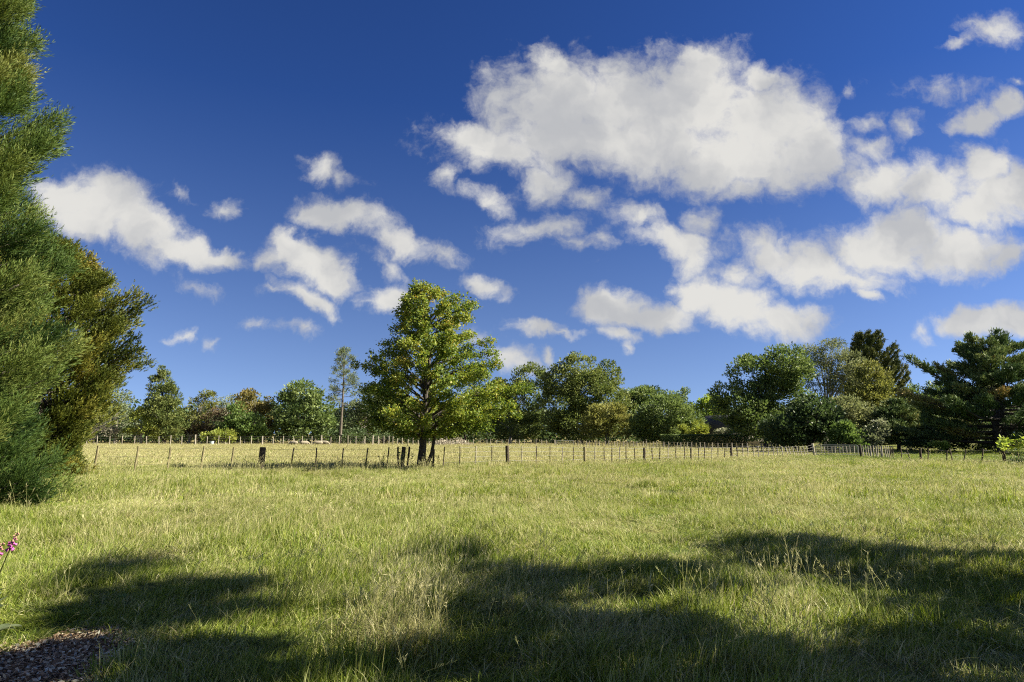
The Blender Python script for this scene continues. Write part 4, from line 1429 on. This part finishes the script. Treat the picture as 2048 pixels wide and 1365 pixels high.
# ------------------------------------------------------------------ brush pile, trough, sheep
def brush_pile():
    r = np.random.default_rng(61)
    D = 98.0
    c = at(903, HORIZON, D)
    c[2] = 0
    b = MB()
    for k in range(420):
        a = r.uniform(0, 6.28)
        q = np.sqrt(r.uniform())
        x, y = c[0] + 3.0 * q * math.cos(a), D + 1.8 * q * math.sin(a)
        z = 1.25 * (1 - q ** 1.6) * r.uniform(.1, 1) + .05
        d = unit(r.normal(size=3) * [1, 1, .35])
        l = r.uniform(.5, 1.6)
        p = np.array([x, y, z])
        b.tube([p - d * l / 2, p + r.normal(0, .06, 3), p + d * l / 2], [.03, .022, .008], 4, r.uniform(), cap=False)
    n = 2600
    a = r.uniform(0, 6.28, n)
    q = np.sqrt(r.uniform(0, 1, n))
    P = np.stack([c[0] + 3.1 * q * np.cos(a), D + 1.9 * q * np.sin(a), 1.25 * (1 - q ** 1.6) * r.uniform(.4, 1.05, n) + .05], 1)
    b.leaves(P, rdir(n, r), r.uniform(.15, .4, n), .05, r.uniform(0, 1, n), r)
    o = b.build('brush_pile', PAL['hay'], None, c)
    tag(o, 'heap of cut grey brown branches behind the netting fence right of the oak', 'brush pile')


brush_pile()


def trough():
    D = 99.0
    c = at(424.5, HORIZON, D)
    c[2] = 0
    root = empty('water_trough', c)
    tag(root, 'pale blue plastic tub standing beside the far left fence', 'trough')
    b = MB()
    a = np.linspace(0, 2 * math.pi, 20, endpoint=False)
    prof = [(.24, 0), (.27, .3), (.31, .62), (.31, .66), (.28, .66), (.25, .3), (.22, .06)]
    V = np.array([(c[0] + q * math.cos(t), D + q * math.sin(t), z) for (q, z) in prof for t in a])
    F = [(i * 20 + k, i * 20 + (k + 1) % 20, (i + 1) * 20 + (k + 1) % 20, (i + 1) * 20 + k) for i in range(len(prof) - 1) for k in range(20)]
    b.add(V, F)
    tub = b.build('tub', rough_mat('plastic_pale_blue', [(.36, .44, .46), (.46, .54, .55)], 3, rough=.5, bump=0), root, c, smooth=True)
    m = MB()
    t = np.linspace(0, 2 * math.pi, 21)
    m.tube(np.stack([c[0] + .32 * np.cos(t), D + .32 * np.sin(t), np.full(21, .655)], 1), .018, 6)
    m.build('rim', WIRE, tub, c)


trough()


def sheep(px, D, heading, label, sc=1.0, seed=0):
    r = np.random.default_rng(seed)
    p = at(px, HORIZON, D)
    base = np.array([p[0], D, 0.0])
    # one continuous body: rings lofted along rump, back, neck and head, grown together with the legs by a voxel remesh
    b = MB()

    def loft(pts, rad, sides=12):
        b.tube(pts, rad, sides)
    loft([(-.62, 0, .56), (-.56, 0, .58), (-.40, 0, .60), (-.1, 0, .59), (.2, 0, .60), (.42, 0, .60), (.52, 0, .58)], [.08, .20, .27, .29, .27, .22, .10])
    loft([(.34, 0, .62), (.55, 0, .58), (.70, 0, .42), (.76, 0, .33)], [.19, .15, .11, .09])
    loft([(.70, 0, .40), (.78, 0, .28), (.86, 0, .14), (.89, 0, .08)], [.08, .095, .065, .04])
    for sy in (-1, 1):
        loft([(.72, sy * .06, .40), (.70, sy * .15, .42), (.68, sy * .21, .40)], [.03, .035, .012], 6)
        loft([(.33, sy * .12, .5), (.34, sy * .12, .30), (.32, sy * .12, .16), (.33, sy * .12, 0)], [.09, .05, .035, .035], 8)
        loft([(-.38, sy * .13, .5), (-.34, sy * .13, .33), (-.45, sy * .13, .19), (-.42, sy * .13, 0)], [.12, .07, .04, .035], 8)
    loft([(-.60, 0, .58), (-.68, 0, .50), (-.70, 0, .38)], [.05, .04, .02], 6)
    me = b.mesh('sheep_body', WOOL)
    o = bpy.data.objects.new('sheep', me)
    col.objects.link(o)
    o.location = base
    o.rotation_euler = (0, 0, heading)
    o.scale = (sc, sc, sc)
    rm = o.modifiers.new('grow', 'REMESH')
    rm.mode = 'VOXEL'
    rm.voxel_size = .028
    rm.use_smooth_shade = True
    tag(o, label, 'sheep', 'sheep grazing in the hay paddock')
    return o


WOOL = rough_mat('wool', [(.17, .15, .10), (.25, .22, .16), (.32, .29, .22)], 12, rough=.95, bump=.6)
sheep(588, 92, math.pi * .97, 'cream sheep farthest left in the hay, head down facing left', .88, 1)
sheep(610, 92.5, math.pi * .12, 'pale sheep grazing second from the left beside a fence post', .88, 2)
sheep(637, 92, math.pi * 1.06, 'sheep with its rump against the other sheep near the wide far post', 0.9, 3)
sheep(650, 93, -.1, 'rightmost cream sheep grazing behind the dark near fence posts', 0.9, 4)


# ------------------------------------------------------------------ plants near the camera and on the fence
def weed(name, label, cat, base, stems, mat, seed, h=(.4, .8), leaf=.09, spread=.25, per=16, group=None):
    r = np.random.default_rng(seed)
    root = empty(name, base)
    tag(root, label, cat, group)
    sb, lb = MB(), MB()
    P, V = [], []
    for k in range(stems):
        p0 = base + np.array([r.normal(0, spread), r.normal(0, spread * .5), -.03])
        hh = r.uniform(*h)
        d = np.array([r.normal(0, .25), r.normal(0, .2), 1.0])
        ts = np.linspace(0, 1, 5)
        pts = p0 + d * hh * ts[:, None] + np.array([r.normal(0, .12), 0, -.05]) * (ts ** 2)[:, None]
        sb.tube(pts, [.008, .007, .006, .005, .003], 4, cap=False)
        f = r.uniform(.2, 1, per)
        P.append(np.stack([np.interp(f, ts, pts[:, j]) for j in range(3)], 1))
        V.append(r.normal(0, 1, (per, 3)) * [1, 1, .4] + [0, 0, .3])
    P, V = np.concatenate(P), np.concatenate(V)
    n = len(P)
    L = leaf * r.uniform(.6, 1.3, n)
    lb.leaves(P, V, L, L * .5, r.uniform(.1, .8, n), r)
    sb.build('stems', BARK, root, base)
    lb.build('leaves', mat, root, base)
    return root


def gpt(px, py):
    g = gp(px, py)
    g[2] = float(gz(g[0], g[1]))
    return g


weed('fence_weed', 'tall thin weed leaning on the batten left of the strainer cluster', 'weed', gpt(766, 940), 4, PAL['dark'], 71, (.6, 1.05), .10, .12)
weed('fence_weed', 'low leafy weed patch growing under the wires of the near fence', 'weed', gpt(716, 942), 9, PAL['broad'], 72, (.25, .6), .09, .5)
weed('fence_weed', 'small weed at the foot of the thickest near post', 'weed', gpt(514, 941), 5, PAL['dark'], 73, (.3, .7), .09, .15)
weed('fence_weed', 'ragged weed growing up round the foot of the oak trunk', 'weed', gpt(850, 940), 9, PAL['olive'], 74, (.4, 1.1), .10, .35)
weed('fence_weed', 'vine of dark leaves twining over the strainer post cluster by the oak', 'weed', gpt(806, 942), 7, PAL['broad'], 75, (.5, 1.1), .11, .3)
weed('fence_weed', 'low bush of weeds at the second lichened post from the left', 'weed', gpt(262, 946), 8, PAL['olive'], 76, (.2, .45), .09, .4)


def foxglove(label, top_px, top_py, D, foot, seed):
    r = np.random.default_rng(seed)
    top = at(top_px, top_py, D)
    root = empty('foxglove', foot)
    tag(root, label, 'flower', 'foxgloves at the left edge')
    st = MB()
    ts = np.linspace(0, 1, 8)
    mid = foot * .45 + top * .55 + np.array([-.04, 0, .02])
    pts = np.array([(1 - t) ** 2 * foot + 2 * t * (1 - t) * mid + t * t * top for t in ts])
    st.tube(pts, np.linspace(.008, .003, 8), 6)
    st.build('stem', PAL['olive'], root, foot)
    ax = unit(top - mid)
    pink = rough_mat('foxglove_petal', [(.22, .03, .15), (.30, .055, .20), (.36, .11, .25)], 20, rough=.5, bump=0)
    bud = rough_mat('foxglove_bud', [(.26, .11, .11), (.30, .18, .12)], 20, rough=.5, bump=0)
    n = 16
    for k in range(n):
        f = k / (n - 1)
        p = top - ax * .21 * (1 - f)
        a = 2.4 * k
        sd = unit(np.cross(ax, [math.cos(a), math.sin(a), .2]))
        d = unit(sd * .9 - np.array([0, 0, .75 - .5 * f]))
        l = .036 * (1 - .72 * f) + .004
        w = .014 * (1 - .62 * f)
        b = MB()
        b.tube([p, p + d * l * .3, p + d * l * .75, p + d * l], [w * .25, w * .65, w * .85, w * 1.1], 8, .5, cap=False)
        b.tube([p - d * .003, p + d * .006], [w * .5, w * .3], 6)
        b.build('bell' if f < .6 else 'bud', pink if f < .6 else bud, root, foot, smooth=True)
    lv = MB()
    m = 14
    f = r.uniform(.05, .5, m)
    P = np.stack([np.interp(f, ts, pts[:, j]) for j in range(3)], 1)
    L = .22 * (1 - f)
    lv.leaves(P, r.normal(0, 1, (m, 3)) * [1, 1, .3] + [0, 0, .25], L, L * .4, r.uniform(.2, .6, m), r)
    lv.build('leaves', PAL['grey_green'], root, foot)


foxglove('taller pink foxglove spike leaning right at the left edge', 36, 1066, 5.6, gpt(-40, 1262), 81)
foxglove('shorter pink foxglove spike cut by the left frame edge', 7, 1086, 5.5, gpt(-62, 1268), 82)


def dock(label, px, py, n, size, seed, mat):
    """Low weed with broad blades."""
    r = np.random.default_rng(seed)
    base = gpt(px, py)
    root = empty('broad_leaved_weed', base)
    tag(root, label, 'weed')
    for k in range(n):
        b = MB()
        a = r.uniform(0, 6.28)
        L = size * r.uniform(.7, 1.2)
        d = np.array([math.cos(a), math.sin(a), 0])
        sd = np.array([-math.sin(a), math.cos(a), 0])
        ts = np.linspace(0, 1, 9)
        w = L * .24 * np.sin(np.pi * np.clip(ts * .93 + .05, 0, 1)) ** .8
        z = L * (.75 * ts - .55 * ts ** 2) + .10
        c = base + d * (L * ts)[:, None] + np.array([0, 0, 1.0]) * z[:, None]
        V = np.concatenate([c + sd * w[:, None] + [0, 0, .012], c, c - sd * w[:, None] + [0, 0, .012]])
        F = [(i, i + 1, 9 + i + 1, 9 + i) for i in range(8)] + [(9 + i, 9 + i + 1, 18 + i + 1, 18 + i) for i in range(8)]
        b.add(V, F, r.uniform(.3, .7))
        b.tube([base, base + [0, 0, .06], c[0]], .004, 4)
        b.build('leaf', mat, root, base, smooth=True)


dock('grey green broad leaved weed at the left edge above the mulch', -14, 1296, 7, .15, 85, PAL['grey_green'])
dock('single pale dock leaf standing in the shaded grass right of the mulch', 248, 1226, 2, .09, 86, PAL['bright'])


def right_sapling():
    """Leafy bush reaching in over the right edge."""
    r = np.random.default_rng(87)
    D = 40.5
    base = at(2004, HORIZON, D)
    base[2] = 0
    root = empty('leafy_sapling', base)
    tag(root, 'sapling with big bright lime leaves on a red brown stem at the right edge', 'sapling')
    tb, lb = MB(), MB()
    top = at(2004, 893, D)
    tb.tube([base - [0, 0, .1], (base + top) / 2 + [.02, 0, 0], top], [.10, .085, .07], 8)
    P, V = [], []
    for k in range(26):
        tip = at(r.uniform(1985, 2120), r.uniform(878, 900), D + r.uniform(-1.2, .8))
        tb.tube([top - [0, 0, .1], (top + tip) / 2 + [0, 0, .05], tip], [.03, .018, .006], 5, cap=False)
        m = 16
        f = r.uniform(.45, 1.05, (m, 1))
        P.append(top + (tip - top) * f + r.normal(0, .10, (m, 3)))
        V.append(r.normal(0, .7, (m, 3)) * [1, 1, .4] + [-.2, -.2, .25])
    P, V = np.concatenate(P), np.concatenate(V)
    L = r.uniform(.16, .28, len(P))
    lb.leaves(P, V, L, L * .75, r.uniform(.3, 1, len(P)), r)
    lb.build('crown', PAL['lime'], root, base)
    tb.build('trunk', rough_mat('red_brown_bark', [(.05, .03, .022), (.10, .06, .045)], 8), root, base, smooth=True)
    broadleaf('shrub', 'low dark bush on the grass below the lime leaved sapling', 'shrub', 36, 2050, [(2040, 929, 22, 8), (2085, 925, 34, 14)], PAL['dark'], BARK_DARK, 40, 60, .10, 88, None, .22, trunks=2, trunk_r=.02)


right_sapling()


# ------------------------------------------------------------------ bark mulch
def mulch():
    r = np.random.default_rng(99)
    b = MB()
    n = len(MULCH)
    c = MULCH.mean(0)
    ctr = np.array([[c[0], c[1], float(gz(*c)) + .012]])
    rim = np.array([[p[0], p[1], float(gz(*p)) + .006] for p in MULCH])
    b.add(np.vstack([ctr, rim]), [(0, 1 + i, 1 + (i + 1) % n) for i in range(n)])
    o = b.build('mulch_bed', rough_mat('mulch_soil', [(.018, .012, .008), (.05, .035, .024), (.09, .065, .045)], 30, rough=.95))
    tag(o, 'dark bark mulch bed in the bottom left corner', 'mulch bed', kind='structure')
    w = MB()
    k = 20000
    lo, hi = MULCH.min(0), MULCH.max(0)
    P = r.uniform(lo, hi, (k, 2))
    P = P[inside(MULCH, P[:, 0], P[:, 1])]
    k = len(P)
    P3 = np.stack([P[:, 0], P[:, 1], gz(P[:, 0], P[:, 1]) + r.uniform(.010, .035, k)], 1)
    V = r.normal(0, 1, (k, 3)) * [1, 1, .22]
    L = r.uniform(.012, .05, k)
    w.leaves(P3, V, L, L * r.uniform(.25, .6, k), r.uniform(0, 1, k), r)
    chip = leaf_mat('bark_chip', [(.028, .018, .010), (.090, .060, .036), (.18, .13, .085), (.32, .26, .19)], trans=0, rough=.8)
    o = w.build('bark_chips', chip)
    tag(o, 'loose brown and grey bark chips on the mulch bed', 'bark chips', kind='stuff')


mulch()


# ------------------------------------------------------------------ trees beside the camera whose shade falls across the foreground
SHADE = [  # picture ellipse of the shadow on the grass, and the height of the foliage that throws it
    [(880, 1118, 50, 22, 8.6), (960, 1165, 60, 26, 9.0), (1060, 1180, 60, 22, 8.6), (1120, 1160, 50, 14, 8.2), (1255, 1150, 75, 22, 8.0), (1330, 1140, 50, 16, 7.6),
     (215, 1150, 50, 22, 12.2), (240, 1200, 70, 24, 12.0), (330, 1205, 60, 16, 11.6), (440, 1180, 55, 12, 11.4), (180, 1240, 60, 20, 11.6), (300, 1250, 70, 18, 11.2), (420, 1232, 50, 12, 10.8)],
    [(1500, 1095, 70, 16, 6.6), (1620, 1090, 60, 14, 6.2), (1560, 1130, 110, 14, 6.2), (1720, 1120, 80, 16, 6.0), (1850, 1120, 90, 16, 5.4), (1980, 1125, 80, 18, 5.0), (1760, 1160, 90, 18, 5.8),
     (1900, 1180, 110, 26, 5.4), (2020, 1230, 80, 40, 5.0), (1860, 1240, 90, 30, 5.0), (1990, 1320, 90, 40, 4.6), (1800, 1300, 90, 26, 4.8)],
    [(930, 1240, 90, 30, 7.6), (1060, 1245, 100, 30, 7.4), (1170, 1260, 100, 26, 7.2), (1010, 1310, 140, 36, 6.6), (1200, 1320, 130, 34, 6.2), (1390, 1300, 110, 26, 6.2), (1330, 1250, 80, 18, 6.8),
     (1560, 1320, 120, 26, 5.8), (1720, 1340, 100, 24, 5.4), (860, 1340, 70, 26, 6.8), (1100, 1400, 200, 30, 6.0), (1450, 1400, 200, 30, 5.4), (350, 1345, 80, 18, 8.2), (600, 1352, 110, 14, 7.4), (470, 1300, 60, 10, 8.0), (190, 1320, 100, 28, 8.6), (60, 1340, 90, 30, 9.0),
     (100, 1440, 200, 40, 8.0), (1000, 1480, 250, 40, 5.6), (1500, 1480, 250, 40, 5.0), (1900, 1420, 200, 40, 4.6), (1700, 1420, 160, 30, 5.0), (300, 1400, 120, 24, 7.8)],
]


def shade_tree(label, specs, base, seed, mat, soft=.56):
    r = np.random.default_rng(seed)
    base = np.array(base, float)
    root = empty('garden_tree', base)
    tag(root, label, 'tree', 'garden trees right of the camera')
    cb, tb = MB(), MB()
    cs = []
    for (px, py, rx, ry, h) in specs:
        g = gp(px, py)
        c = g + SUN_DIR / SUN_DIR[2] * h
        dep = g[1]
        wx = rx / F_PX * dep
        wy = ry * dep * dep / (CAM_H * F_PX)
        cs.append(c)
        n = int(720 * max(.5, min(3, wx * wy * 1.6)))
        # fill a disc square to the sun
        u1 = unit(np.cross(SUN_DIR, [0, 1, 0]))
        P = c + r.normal(0, 1, (n, 1)) * u1 * .5 * wx * math.sin(SUN_EL) * soft * 2.6 + r.normal(0, soft, (n, 1)) * np.array([0, 1, 0]) * wy * 1.1 + r.normal(0, .3, (n, 1)) * SUN_DIR
        L = r.uniform(.14, .26, n)
        cb.leaves(P, rdir(n, r), L, L * .6, np.clip(r.normal(.5, .2, n), 0, 1), r)
    cs = np.array(cs)
    top = np.array([cs[:, 0].mean(), cs[:, 1].mean(), cs[:, 2].max() * .8])
    ts = np.linspace(0, 1, 7)[:, None]
    tr = base + (top - base) * ts + np.array([0, 0, -.1])
    tb.tube(tr, .22 * (1 - .85 * ts[:, 0]), 8)
    for c in cs:
        f = np.clip(c[2] / top[2] * .6, .2, .9)
        s = base + (top - base) * f
        tb.tube([s, (s + c) / 2 + [0, 0, .3], c], [.06, .04, .015], 5, cap=False)
    cb.build('crown', mat, root, base)
    tb.build('trunk', BARK, root, base, smooth=True)


shade_tree('tall loose garden tree outside the frame to the right, throwing the broken shade', SHADE[0], (13.5, 7.4, 0), 201, PAL['broad'], .66)
shade_tree('wide garden tree just outside the right edge shading the grass there', SHADE[1], (14.0, 6.2, 0), 202, PAL['broad'])
shade_tree('nearest garden tree right of the camera shading the bottom of the picture', SHADE[2], (10.5, 3.2, 0), 203, PAL['broad'])
